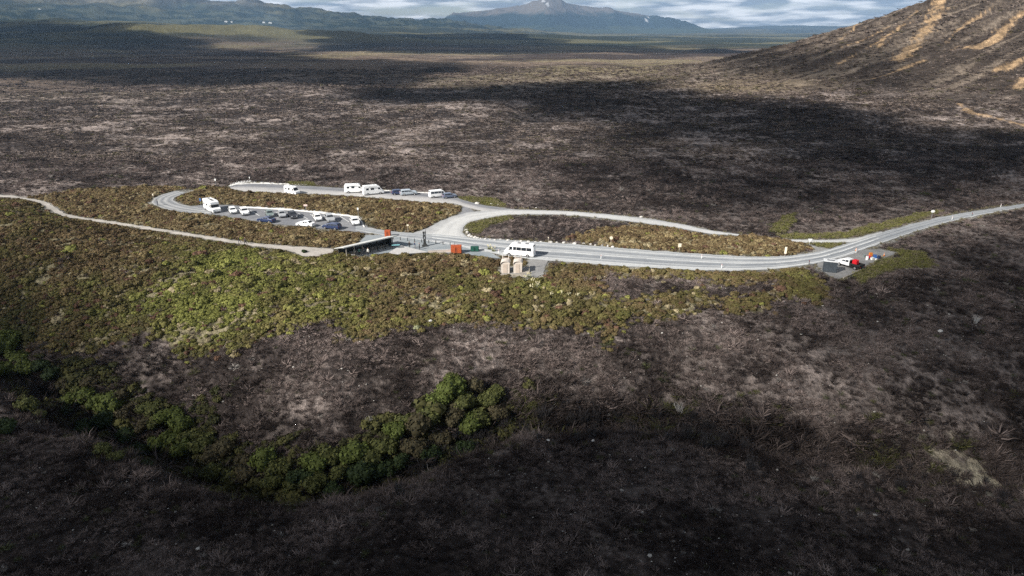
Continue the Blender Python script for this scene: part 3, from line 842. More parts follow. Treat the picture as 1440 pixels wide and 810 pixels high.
def twiggy(seed, n=46, w=0.03, spread=0.6, hgt=1.0, base=.35):
    g = np.random.default_rng(seed)
    a = g.uniform(0, 6.28, n); r0 = g.uniform(0, base, n); p0 = np.stack([np.cos(a) * r0, np.sin(a) * r0, g.uniform(-.05, .35, n)], 1)
    a2 = a + g.normal(size=n) * .8; ln = g.uniform(.35, 1, n)
    p1 = p0 + np.stack([np.cos(a2) * spread * ln, np.sin(a2) * spread * ln, hgt * ln * g.uniform(.3, 1, n)], 1)
    d = p1 - p0; s = np.cross(d, g.normal(size=(n, 3))); s /= np.linalg.norm(s, axis=1)[:, None]
    ww = (w * g.uniform(.6, 1.5, n))[:, None]
    mid = (p0 + p1) / 2 + g.normal(size=(n, 3)) * .06
    V = np.stack([p0 - s * ww, p0 + s * ww, mid + s * ww * .8, p1, mid - s * ww * .8], 1).reshape(-1, 3)
    i = np.arange(n)[:, None] * 5
    T = np.concatenate([i + [0, 1, 2], i + [0, 2, 4], i + [4, 2, 3]])
    return V, T, np.repeat(g.random(n), 5)
def twig_mesh(name, *a, **k):
    V, T, var = twiggy(*a, **k); return with_var(name, V, T, var)
def grass_mesh(name, seed, n=60, w=0.03, spread=.5, hgt=.6):
    return twig_mesh(name, seed, n, w, spread, hgt, .4)

def scatter(name, label, meshes, P, S, tint, pick, m, group=None, kind="stuff", SZ=None):
    n = len(P)
    me = bpy.data.meshes.new(name); me.vertices.add(n); me.vertices.foreach_set("co", np.asarray(P, np.float32).ravel())
    sc = np.stack([S, S, S if SZ is None else SZ], 1)
    a = me.attributes.new("scl", 'FLOAT_VECTOR', 'POINT'); a.data.foreach_set("vector", sc.astype(np.float32).ravel())
    rot = np.stack([rng.normal(size=n) * .10, rng.normal(size=n) * .10, rng.uniform(0, 6.28, n)], 1)
    a = me.attributes.new("rot", 'FLOAT_VECTOR', 'POINT'); a.data.foreach_set("vector", rot.astype(np.float32).ravel())
    a = me.attributes.new("tint", 'FLOAT_COLOR', 'POINT'); a.data.foreach_set("color", np.concatenate([tint, np.ones((n, 1))], 1).astype(np.float32).ravel())
    a = me.attributes.new("pick", 'INT', 'POINT'); a.data.foreach_set("value", np.asarray(pick, np.int32))
    me.materials.append(m)
    o = link(name, me)
    ng = bpy.data.node_groups.new(name + "_spread", 'GeometryNodeTree')
    ng.interface.new_socket("Geometry", in_out='INPUT', socket_type='NodeSocketGeometry')
    ng.interface.new_socket("Geometry", in_out='OUTPUT', socket_type='NodeSocketGeometry')
    gi = ng.nodes.new("NodeGroupInput"); go = ng.nodes.new("NodeGroupOutput")
    ip = ng.nodes.new("GeometryNodeInstanceOnPoints")
    gj = ng.nodes.new("GeometryNodeJoinGeometry")
    for q in reversed(meshes):
        src = bpy.data.objects.new(q.name, q)
        if not q.materials: q.materials.append(m)
        oi = ng.nodes.new("GeometryNodeObjectInfo"); oi.inputs["Object"].default_value = src; oi.inputs["As Instance"].default_value = False
        g2 = ng.nodes.new("GeometryNodeGeometryToInstance")
        ng.links.new(oi.outputs["Geometry"], g2.inputs[0]); ng.links.new(g2.outputs[0], gj.inputs[0])
    def attr(nm, ty):
        q = ng.nodes.new("GeometryNodeInputNamedAttribute"); q.data_type = ty; q.inputs["Name"].default_value = nm
        return q.outputs["Attribute"]
    ng.links.new(gi.outputs[0], ip.inputs["Points"]); ng.links.new(gj.outputs[0], ip.inputs["Instance"])
    ip.inputs["Pick Instance"].default_value = True
    ng.links.new(attr("pick", 'INT'), ip.inputs["Instance Index"])
    ng.links.new(attr("rot", 'FLOAT_VECTOR'), ip.inputs["Rotation"])
    ng.links.new(attr("scl", 'FLOAT_VECTOR'), ip.inputs["Scale"])
    ng.links.new(ip.outputs[0], go.inputs[0])
    md = o.modifiers.new("spread", 'NODES'); md.node_group = ng
    return tag(o, label, None, group, kind)

def jgrid(x0, x1, y0, y1, step):
    xs, ys = np.meshgrid(np.arange(x0, x1, step), np.arange(y0, y1, step))
    xs = (xs + rng.uniform(-.5, .5, xs.shape) * step).ravel(); ys = (ys + rng.uniform(-.5, .5, ys.shape) * step).ravel()
    k = (np.abs(xs) < 0.86 * ys + 14)
    return xs[k], ys[k]
def mixc(a, b, t): return np.array(a) * (1 - t[:, None]) + np.array(b) * t[:, None]

# green and brown heath around the car park
KEEP = [PX([(484, 360), (545, 336), (602, 340), (600, 356), (545, 358)], 0)]
xs, ys = jgrid(-190, 120, 84, 260, 0.64)
zn = zones(xs + rng.normal(size=len(xs)) * .9, ys + rng.normal(size=len(xs)) * .9); pd = paved_dist(xs, ys)
k = ((zn == 1) | (zn == 2)) & (pd > 0.75)
gap = fbm(xs, ys, 7, 5, 231, .65)
k &= ~((gap > 0.42) & (rng.random(len(xs)) < 0.75))
k &= rng.random(len(xs)) < 0.93
for q in KEEP: k &= ~inside(xs, ys, q)
xs, ys, zn, pd = xs[k], ys[k], zn[k], pd[k]
gx, gy = jgrid(-110, 4, 56, 125, 0.95); gq = gully(gx, gy); gk = (gq < 9 + 4 * fbm(gx, gy, 9, 3, 615)) & (gq > -4.5) & (rng.random(len(gx)) < np.where(gx < 0, .85, .75))
gx, gy = gx[gk], gy[gk]; nh = len(xs); xs = np.concatenate([xs, gx]); ys = np.concatenate([ys, gy]); zn = np.concatenate([zn, np.full(len(gx), 9)]); pd = np.concatenate([pd, np.full(len(gx), 9.)])
n = len(xs)
big = fbm(xs, ys, 26, 4, 601, .6); sm = fbm(xs, ys, 5, 3, 603)
GRN = PX([(250, 350), (430, 345), (520, 420), (480, 470), (360, 495), (200, 470), (110, 500), (150, 440), (230, 400)])
cen = ss(8, -8, sdist(xs, ys, GRN) + 6 * sm)
t = np.clip(0.75 * cen + 0.5 * big + 0.22 + 0.3 * sm + 0.11 * rng.normal(size=n) - 0.55 * (zn == 2), 0, 1)
browny = mixc((0.075, 0.052, 0.027), (0.155, 0.112, 0.058), np.clip(.5 + .7 * fbm(xs, ys, 9, 4, 631, .6) + .15 * rng.normal(size=n), 0, 1))
greeny = mixc((0.062, 0.066, 0.018), (0.185, 0.19, 0.052), np.clip(.25 + .6 * fbm(xs, ys, 7, 4, 633, .6) + .14 * rng.normal(size=n) + .35 * cen, 0, 1))
T = browny * (1 - t[:, None]) + greeny * t[:, None]
yel = rng.random(n) < (0.03 + 0.05 * cen); T[yel] = np.array((0.20, 0.20, 0.055)) * rng.uniform(.7, 1.1, yel.sum())[:, None]
gold = (zn == 2) & (rng.random(n) < .35); T[gold] = np.array((0.20, 0.155, 0.08)) * rng.uniform(.7, 1.15, gold.sum())[:, None]
straw = rng.random(n) < ss(0.1, 0.5, fbm(xs, ys, 7, 5, 231, .65)) * .3; T[straw] = np.array((0.30, 0.25, 0.15)) * rng.uniform(.6, 1.1, straw.sum())[:, None]
red = rng.random(n) < 0.05; T[red] = np.array((0.095, 0.055, 0.036)) * rng.uniform(.8, 1.4, red.sum())[:, None]
S = rng.uniform(.36, .84, n) * (1 + .35 * ss(-.2, .5, fbm(xs, ys, 16, 3, 607))); tall = rng.random(n) < .05; S[tall] *= rng.uniform(1.4, 2.0, tall.sum())
S = np.minimum(S, .25 + pd * .6)
gq = zn == 9; T[gq] = mixc((0.030, 0.032, 0.014), (0.075, 0.072, 0.026), rng.random(gq.sum())); S[gq] *= rng.uniform(1.1, 1.9, gq.sum())
P = np.stack([xs, ys, H(xs, ys) - .08], 1)
LM = [leafy_mesh("heath_bush", s_, 130, .125, .8, 5) for s_ in range(10, 15)]
scatter("heath_scrub", "dense olive and brown heath scrub around the car park and above the gully", LM, P, S, T, rng.integers(0, 5, n), SCRUBM)
print("heath", n)
# grass verges
xs, ys = jgrid(-120, 190, 110, 270, 0.5)
zn = zones(xs, ys); pd = paved_dist(xs, ys)
k = ((zn == 3) & (pd > .1)) | ((pd > .15) & (pd < 1.3 + 1.2 * fbm(xs, ys, 8, 3, 611)) & (rng.random(len(xs)) < .22))
xs, ys, zn = xs[k], ys[k], zn[k]; n = len(xs)
T = mixc((0.085, 0.085, 0.03), (0.19, 0.185, 0.06), rng.random(n)); dry = (zn != 3) | (rng.random(n) < .35); T[dry] = np.array((0.16, 0.14, 0.08))
GM = [grass_mesh("grass_tuft", s_, 40, .035, .45, .55) for s_ in range(3)]
scatter("grass", "short yellow green grass along the road edges", GM, np.stack([xs, ys, H(xs, ys)], 1), rng.uniform(.45, .9, n), T, rng.integers(0, 3, n), SCRUBM)
print("grass", n)
# burnt scrub near the camera and on the near slopes
xs, ys = jgrid(-130, 130, 84, 130, 0.58); x1_, y1_ = jgrid(-90, 90, 37, 84, 0.40); xs = np.concatenate([xs, x1_]); ys = np.concatenate([ys, y1_])
x2, y2 = jgrid(-210, 230, 128, 262, 0.95)
xs = np.concatenate([xs, x2]); ys = np.concatenate([ys, y2])
g2x, g2y = jgrid(-6, 100, 56, 100, .7); k2 = np.abs(gully(g2x, g2y) - 2) < 6.5 + 2.5 * fbm(g2x, g2y, 9, 3, 617); xs = np.concatenate([xs, g2x[k2]]); ys = np.concatenate([ys, g2y[k2]])
zn = zones(xs, ys); pd = paved_dist(xs, ys)
dens = 0.62 + 0.55 * fbm(xs, ys, 9, 4, 621, .6) + .3 * fbm(xs, ys, 2.5, 2, 623)
k = ((zn == 0) & (pd > .6) & (rng.random(len(xs)) < dens)) | ((zn == 1) & (pd > .8) & (rng.random(len(xs)) < .10))
k &= ~((sdist(xs, ys, BARE) < 0) & (rng.random(len(xs)) < .85))
xs, ys, pd = xs[k], ys[k], pd[k]; n = len(xs)
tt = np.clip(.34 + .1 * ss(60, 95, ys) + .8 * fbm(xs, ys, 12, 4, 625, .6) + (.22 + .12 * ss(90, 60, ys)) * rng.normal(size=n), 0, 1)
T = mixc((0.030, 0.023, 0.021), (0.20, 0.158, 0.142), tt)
w = rng.random(n) < .006; T[w] = (0.24, 0.22, 0.20)
gg = rng.random(n) < .02; T[gg] = (0.06, 0.065, 0.03)
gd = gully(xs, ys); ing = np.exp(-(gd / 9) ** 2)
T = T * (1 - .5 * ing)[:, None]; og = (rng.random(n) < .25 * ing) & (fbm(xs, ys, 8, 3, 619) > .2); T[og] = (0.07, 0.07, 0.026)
S = rng.uniform(.35, 1.0, n) * (1 + 1.3 * ing) * (.72 + .28 * ss(70, 100, ys)); bigb = rng.random(n) < .04; S[bigb] *= 1.9; S = np.minimum(S, .3 + pd * .6)
TM = [twig_mesh("burnt_bush", s_, 64, .018, .66, .8) for s_ in range(20, 25)] + [twig_mesh("burnt_clump", s_, 80, .03, .75, .5, .5) for s_ in (31, 32)]
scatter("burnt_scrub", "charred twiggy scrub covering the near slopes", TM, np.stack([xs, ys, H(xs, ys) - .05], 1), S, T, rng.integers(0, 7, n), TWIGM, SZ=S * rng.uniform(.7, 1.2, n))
print("burnt", n)
# burnt plain beyond the road and the foot of the hill
def plain(y0, y1, step, s0, s1, seed):
    xs, ys = jgrid(-.9 * y1, .95 * y1, y0, y1, step)
    r = np.hypot(xs, ys)
    k = (rng.random(len(xs)) < 0.42 + .7 * fbm(xs, ys * 1.4, 24, 4, seed, .6)) & (np.abs(xs) < .84 * ys + 10)
    zn = zones(xs, ys) if y0 < 270 else np.zeros(len(xs), int)
    k &= (zn == 0)
    if y0 < 270: k &= paved_dist(xs, ys) > .8
    xs, ys = xs[k], ys[k]; n = len(xs)
    tt = np.clip(.36 + .5 * fbm(xs, ys * 1.3, 30, 5, seed + 3, .65) + .24 * rng.normal(size=n), 0, 1)
    T = mixc((0.050, 0.039, 0.034), (0.215, 0.173, 0.148), tt)
    ol = rng.random(n) < .06 + .1 * ss(.1, .5, fbm(xs, ys, 60, 3, seed + 5)); T[ol] = (0.075, 0.066, 0.036)
    return xs, ys, rng.uniform(s0, s1, n), T
parts = [plain(250, 360, 1.5, .8, 1.5, 641), plain(360, 560, 2.4, 1.2, 2.2, 651), plain(560, 950, 4.6, 1.8, 3.6, 661)]
xs = np.concatenate([p[0] for p in parts]); ys = np.concatenate([p[1] for p in parts]); S = np.concatenate([p[2] for p in parts]); T = np.concatenate([p[3] for p in parts])
keep = np.ones(len(xs), bool)
for pts, wd in SLIPS: keep &= seg_dist(xs, ys, pts) > wd * .75
xs, ys, S, T = xs[keep], ys[keep], S[keep], T[keep]
n = len(xs)
PM = [twig_mesh("plain_clump", s_, 44, .075, .85, .5, .6) for s_ in (41, 42, 43)] + [twig_mesh("plain_twigs", s_, 30, .06, .8, .6, .5) for s_ in (44, 45)]
scatter("burnt_heath", "burnt brown heath covering the plain behind the road", PM, np.stack([xs, ys, H(xs, ys) - .1 * S], 1), S, T, rng.integers(0, 5, n), TWIGM, SZ=S * .7)
print("plain", n)
# pale stones
xs = rng.uniform(-110, 120, 5200); ys = rng.uniform(40, 128, 5200)
k = (np.abs(xs) < .86 * ys + 10) & (zones(xs, ys) == 0) & (paved_dist(xs, ys) > 1) & (rng.random(5200) < .3 + .6 * (fbm(xs, ys, 20, 2, 671) > .1))
xs, ys = xs[k], ys[k]; n = len(xs)
def stone(seed, sub=1):
    g = np.random.default_rng(seed); v = IV1 * np.array([1, .8, .5]) * (1 + .22 * g.normal(size=(len(IV1), 1)))
    return with_var("stone", v, IF1, np.full(len(v), .5))
scatter("pale_stones_debris", "small pale stones scattered over the burnt slopes", [stone(1), stone(2)], np.stack([xs, ys, H(xs, ys) + .12], 1), rng.uniform(.05, .12, n) + .16 * (rng.random(n) < .06), mixc((.2, .18, .16), (.5, .48, .44), rng.random(n)), rng.integers(0, 2, n), TWIGM)

# ------------------------------------------------------------------ single shrubs, each with its stems and crown
def crown_mesh(seed, n=620, size=.075, tall=1.0):
    V, F, var = leafy(seed, n, size, tall, 8)
    T = np.concatenate([F[:, [0, 1, 2]], F[F[:, 2] != F[:, 3]][:, [0, 2, 3]]])
    V[:, 2] += .28
    return with_var("crown", V, T, var)
def stem_mesh(seed):
    g = np.random.default_rng(seed); mb = MB()
    for i in range(5):
        a = g.uniform(0, 6.28); mb.tube((math.cos(a) * .05, math.sin(a) * .05, -.15), (math.cos(a) * .3, math.sin(a) * .3, .55), .035, .015, 5)
    me = bpy.data.meshes.new("trunk"); mb.bm.to_mesh(me); mb.bm.free(); me.materials.append(BARK); return me
CRV = [[crown_mesh(s_ * 7 + 1, tall=t_) for s_, t_ in ((1, .9), (2, 1.05), (3, 1.2), (4, .85))] for _ in range(1)][0]
STV = [stem_mesh(s_) for s_ in range(3)]
_cc = {}
def crown_of(kind, i):
    if (kind, i) not in _cc:
        me = CRV[i].copy(); me.name = "crown"; me.materials.clear(); me.materials.append(LEAF[kind]); _cc[(kind, i)] = me
    return _cc[(kind, i)]
def shrub(u, v, s, kind, label, group=None, hs=1.0, name="shrub"):
    x, y = px(u, v)
    o = thing(name, label, "shrub", (x, y, hz(x, y) - .05), rng.uniform(0, 6.28), group)
    c = link("crown", crown_of(kind, int(rng.integers(0, 4))), None, o); c.scale = (s, s, s * hs)
    t = link("trunk", STV[int(rng.integers(0, 3))], None, o); t.scale = (s, s, s * hs)
    return o
LBL = {
 "bright": ("bright green rounded shrub along the gully", "bright green shrubs along the gully"),
 "olive": ("olive green bushy shrub along the gully", "olive shrubs along the gully"),
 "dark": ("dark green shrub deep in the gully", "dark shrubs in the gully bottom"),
 "brown": ("brown green shrub on the gully lip", "brown shrubs on the gully lip"),
}
GS = []
for (u, v, s, k_) in [
    (6, 500, 3.0, "bright"), (26, 512, 2.6, "bright"), (4, 530, 2.4, "bright"), (40, 528, 2.2, "bright"), (20, 487, 2.6, "bright"), (2, 478, 2.2, "bright"),
    (60, 520, 1.8, "dark"), (75, 535, 1.9, "dark"), (92, 548, 1.8, "brown"),
    (100, 572, 2.4, "bright"), (122, 566, 2.0, "bright"), (140, 574, 2.2, "bright"), (158, 580, 2.2, "bright"), (112, 552, 1.9, "olive"), (130, 545, 1.6, "brown"), (168, 566, 1.9, "brown"), (178, 590, 1.9, "brown"), (90, 590, 2.0, "dark"),
    (42, 582, 1.7, "olive"), (56, 590, 1.3, "olive"), (10, 610, 1.5, "dark"),
    (212, 584, 2.0, "olive"), (222, 600, 2.3, "olive"), (240, 596, 2.1, "bright"), (256, 608, 2.2, "bright"), (270, 622, 2.3, "olive"), (288, 634, 2.4, "olive"), (246, 626, 2.3, "bright"), (226, 634, 2.1, "bright"), (262, 644, 2.2, "bright"), (300, 650, 2.1, "brown"), (318, 640, 1.8, "brown"), (205, 606, 1.9, "brown"),
    (146, 640, 1.2, "olive"), (162, 648, 1.2, "olive"), (205, 660, 1.1, "dark"), (150, 600, 1.9, "dark"), (180, 622, 1.9, "dark"), (200, 640, 1.9, "dark"), (120, 610, 1.9, "dark"),
    (270, 672, 1.5, "olive"), (300, 676, 1.8, "olive"), (326, 682, 1.8, "olive"), (348, 676, 1.6, "brown"), (372, 660, 2.0, "bright"), (388, 668, 1.8, "olive"), (384, 688, 1.7, "olive"), (412, 690, 1.7, "olive"), (400, 664, 1.6, "olive"), (426, 680, 1.9, "dark"), (346, 655, 1.7, "brown"),
    (446, 662, 2.3, "bright"), (462, 654, 2.1, "olive"), (478, 672, 2.2, "olive"), (446, 690, 2.0, "olive"), (500, 650, 2.5, "bright"), (520, 656, 2.3, "olive"), (510, 680, 2.3, "dark"), (540, 640, 2.2, "olive"), (536, 672, 2.2, "dark"), (470, 700, 1.9, "dark"),
    (556, 616, 2.0, "bright"), (572, 600, 2.2, "olive"), (590, 612, 2.2, "brown"), (604, 596, 2.2, "olive"), (616, 570, 2.3, "bright"), (634, 560, 2.2, "bright"), (650, 576, 2.2, "olive"), (636, 596, 2.2, "brown"), (660, 610, 2.2, "bright"), (676, 600, 2.0, "olive"), (684, 572, 1.9, "olive"), (700, 590, 1.8, "brown"), (620, 626, 2.0, "brown"), (584, 640, 2.0, "brown"), (668, 552, 1.6, "brown"), (696, 560, 1.7, "olive"), (654, 640, 1.8, "dark"),
    (564, 660, 1.9, "dark"), (606, 650, 1.8, "dark"), (636, 540, 1.7, "olive"),
]:
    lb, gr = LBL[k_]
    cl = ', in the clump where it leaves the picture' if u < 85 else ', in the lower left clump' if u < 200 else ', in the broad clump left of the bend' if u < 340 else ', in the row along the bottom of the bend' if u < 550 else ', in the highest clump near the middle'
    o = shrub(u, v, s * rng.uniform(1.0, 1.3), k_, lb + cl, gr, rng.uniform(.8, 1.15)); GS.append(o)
shrub(586, 463, .75, "pale", "round pale grey green shrub alone at the edge of the burnt slope below the scrub", None, .8)
shrub(428, 355.5, .8, "dark", "small dark bush alone on the pale path clearing", None, .8)
# pale plumed tussocks
def tussock(u, v, s, label, group):
    x, y = px(u, v)
    o = thing("plume_tussock", label, "tussock", (x, y, hz(x, y)), rng.uniform(0, 6), group)
    a = link("leaves", TUS, None, o); a.scale = (s, s, s)
    for i in range(8):
        q = rng.uniform(0, 6.28); b = link("plume", PLM, None, o); b.scale = (s, s, s); b.location = (math.cos(q) * .45 * s, math.sin(q) * .45 * s, rng.uniform(.9, 1.35) * s)
    return o
V_, T_2, vv = twiggy(71, 130, .03, .8, .9, .2); TUS = with_var("leaves", V_, T_2, vv); TUS.materials.append(LEAF["pale"])
v_ = IV1 * np.array([.09, .09, .28]); PLM = with_var('plume', v_, IF1, np.full(len(v_), .6)); PLM.materials.append(GRASSP)
for (u, v) in ((738, 396), (744, 391), (750, 399), (756, 404), (748, 408), (688, 351), (694, 354)):
    tussock(u, v, .85, "pale plumed tussock grass in a cluster below the toilets" if u > 700 else "pale plumed tussock grass beside the road left of the minibus", "plumed tussocks below the toilets" if u > 700 else "plumed tussocks beside the road")
for (u, v) in ((776, 418), (788, 416), (800, 418), (812, 419)):
    tussock(u, v, .7, "pale tussock grass in a line within the brown scrub", "tussocks in the brown scrub")

# charred and dead standing shrubs
def deadtree(seed, n=26, thick=.03):
    g = np.random.default_rng(seed); mb = MB()
    for i in range(n):
        a = g.uniform(0, 6.28); r = g.uniform(0, .12); ln = g.uniform(.5, 1.0); tilt = g.uniform(.05, .5)
        p0 = Vector((math.cos(a) * r, math.sin(a) * r, -.05)); p1 = p0 + Vector((math.cos(a) * tilt * ln, math.sin(a) * tilt * ln, ln))
        mb.tube(p0, p1, thick * g.uniform(.4, .9), .006, 4)
        for k in range(3):
            f = g.uniform(.35, .9); q = p0.lerp(p1, f); a2 = g.uniform(0, 6.28)
            mb.tube(q, q + Vector((math.cos(a2) * .16, math.sin(a2) * .16, g.uniform(.05, .25))), thick * .3, .003, 3)
    me = bpy.data.meshes.new("dead_shrub"); mb.bm.to_mesh(me); mb.bm.free(); return me
DT = [deadtree(s_) for s_ in range(4)]
for d in DT: d.materials.append(CHAR)
DS = [deadtree(s_ + 9) for s_ in range(2)]
for d in DS: d.materials.append(SILVERWOOD)
spots = [(rng.uniform(690, 1060), None) for _ in range(60)]
for i in range(120):
    u = rng.uniform(560, 1060) if i < 90 else rng.uniform(1060, 1420)
    base = np.interp(u, [560, 700, 850, 960, 1060, 1200, 1300, 1420], [672, 606, 600, 606, 628, 655, 680, 700])
    v = base + rng.normal() * 14
    x, y = px(u, v)
    o = link("charred_shrub", DT[i % 4]); s = rng.uniform(1.3, 3.0) if i < 90 else rng.uniform(.9, 1.7)
    o.location = (x, y, hz(x, y) - .1); o.rotation_euler = (0, 0, rng.uniform(0, 6.28)); o.scale = (s, s, s)
    tag(o, "bare black charred shrub standing in the dark gully", "dead shrub", "charred shrubs in the gully")
for (u, v, s, lb) in ((955, 583, 2.2, "silvery white dead shrub standing among charred shrubs on the gully lip"), (1372, 455, 1.7, "small bleached dead tree alone on the dark slope near the frame edge"),
                      (520, 596, 1.3, "pale grey dead bush beside green shrubs over the gully"), (855, 590, 1.2, "small grey dead bush between charred shrubs")):
    x, y = px(u, v); o = link("dead_shrub", DS[int(u) % 2]); o.location = (x, y, hz(x, y)); o.scale = (s, s, s); tag(o, lb, "dead shrub")
# ------------------------------------------------------------------ vehicles
def vwheel(r, w):
    mb = MB(); mb.tube((0, -w / 2, 0), (0, w / 2, 0), r, r, 18)
    bmesh.ops.bevel(mb.bm, geom=[e for e in mb.bm.edges if len(e.link_faces) == 2 and e.calc_face_angle(0) > 1], offset=.03, segments=2, affect='EDGES')
    me = bpy.data.meshes.new("wheel"); mb.bm.to_mesh(me); mb.bm.free(); me.materials.append(BLACK)
    mb = MB(); mb.tube((0, -w / 2 - .012, 0), (0, w / 2 + .012, 0), r * .6, r * .6, 14)
    for k in range(5):
        a = k * 2 * math.pi / 5; mb.tube((0, 0, 0), (math.cos(a) * r * .3, -w / 2 - .02, math.sin(a) * r * .3), .03, .03, 4)
    m2 = bpy.data.meshes.new("rim"); mb.bm.to_mesh(m2); mb.bm.free(); m2.materials.append(RIM)
    return me, m2
W1 = vwheel(.32, .2); W2 = vwheel(.36, .24)
SPECS = {
 # top outline (x, z) from tail to nose, half width, belt height, side windows (x0, x1), windscreen and rear window segments, wheel x
 "hatch": dict(top=[(-2.05, .62), (-2.02, .98), (-1.72, 1.38), (-1.35, 1.48), (0.1, 1.50), (.45, 1.44), (1.12, 1.02), (1.9, .86), (2.1, .62)], W=.87, belt=.95, k=.42, win=[(-1.5, -.75), (-.68, .1), (.16, .62)], ws=(5, 6), rw=(1, 2), wx=(-1.3, 1.32), wm=W1, zw=(1.0, 1.36), tail=-2.05, nose=2.08, lz=.72),
 "sedan": dict(top=[(-2.3, .62), (-2.28, .98), (-1.65, 1.06), (-1.0, 1.40), (-.4, 1.46), (.3, 1.44), (1.05, 1.0), (2.1, .84), (2.3, .6)], W=.89, belt=.93, k=.45, win=[(-1.0, -.4), (-.33, .35)], ws=(5, 6), rw=(2, 3), wx=(-1.4, 1.42), wm=W1, zw=(.99, 1.33), tail=-2.3, nose=2.29, lz=.7),
 "wagon": dict(top=[(-2.3, .62), (-2.28, 1.05), (-2.0, 1.45), (-1.5, 1.54), (.2, 1.54), (.5, 1.48), (1.15, 1.03), (2.1, .88), (2.32, .62)], W=.9, belt=.98, k=.38, win=[(-2.0, -1.2), (-1.12, -.25), (-.18, .62)], ws=(5, 6), rw=(1, 2), wx=(-1.4, 1.45), wm=W1, zw=(1.03, 1.4), tail=-2.3, nose=2.31, lz=.74),
 "suv": dict(top=[(-2.25, .7), (-2.22, 1.15), (-2.02, 1.62), (-1.6, 1.72), (.1, 1.72), (.4, 1.65), (.98, 1.14), (2.0, 1.02), (2.25, .7)], W=.94, belt=1.1, k=.32, win=[(-1.9, -1.15), (-1.07, -.25), (-.17, .55)], ws=(5, 6), rw=(1, 2), wx=(-1.35, 1.4), wm=W2, zw=(1.15, 1.56), tail=-2.24, nose=2.24, lz=.85),
 "van": dict(top=[(-2.55, .6), (-2.5, 1.5), (-2.42, 2.02), (-2.2, 2.12), (1.1, 2.12), (1.45, 2.0), (2.15, 1.25), (2.5, 1.0), (2.58, .6)], W=.93, belt=1.15, k=.14, win=[(-2.25, -1.25), (-1.18, -.1), (-.03, .85), (.95, 1.6)], ws=(5, 6), rw=(1, 2), wx=(-1.45, 1.6), wm=W1, zw=(1.25, 1.85), tail=-2.55, nose=2.55, lz=.85),
 "minibus": dict(top=[(-3.3, .6), (-3.27, 2.3), (-3.15, 2.62), (-2.9, 2.72), (1.5, 2.72), (1.95, 2.5), (2.6, 1.45), (3.2, 1.15), (3.35, .6)], W=1.0, belt=1.35, k=.10, win=[(-2.85, -1.75), (-1.68, -.6), (-.53, .5), (.57, 1.25), (1.45, 2.1)], ws=(5, 6), rw=(1, 2), wx=(-2.0, 2.15), wm=W2, zw=(1.4, 2.1), tail=-3.3, nose=3.32, lz=.95),
 "campervan": dict(top=[(-3.1, .6), (-3.07, 2.3), (-2.95, 2.62), (-2.7, 2.75), (1.2, 2.75), (1.75, 2.45), (2.4, 1.4), (2.95, 1.15), (3.1, .6)], W=1.0, belt=1.35, k=.10, win=[(-2.3, -1.5), (-.9, .1), (1.3, 1.95)], ws=(5, 6), rw=(1, 2), wx=(-1.85, 1.95), wm=W2, zw=(1.5, 2.1), tail=-3.1, nose=3.07, lz=.95),
 "motorhome": dict(top=[(-3.5, .6), (-3.5, 2.95), (-3.3, 3.05), (1.6, 3.05), (2.3, 2.8), (2.45, 2.25), (2.0, 2.1), (2.75, 1.35), (3.4, 1.1), (3.5, .6)], W=1.12, belt=1.4, k=.02, win=[(-2.9, -2.1), (-1.1, -.1), (.35, .8), (1.35, 2.0)], ws=(6, 7), rw=None, wx=(-2.1, 2.3), wm=W2, zw=(1.5, 2.1), tail=-3.5, nose=3.48, lz=.95),
}
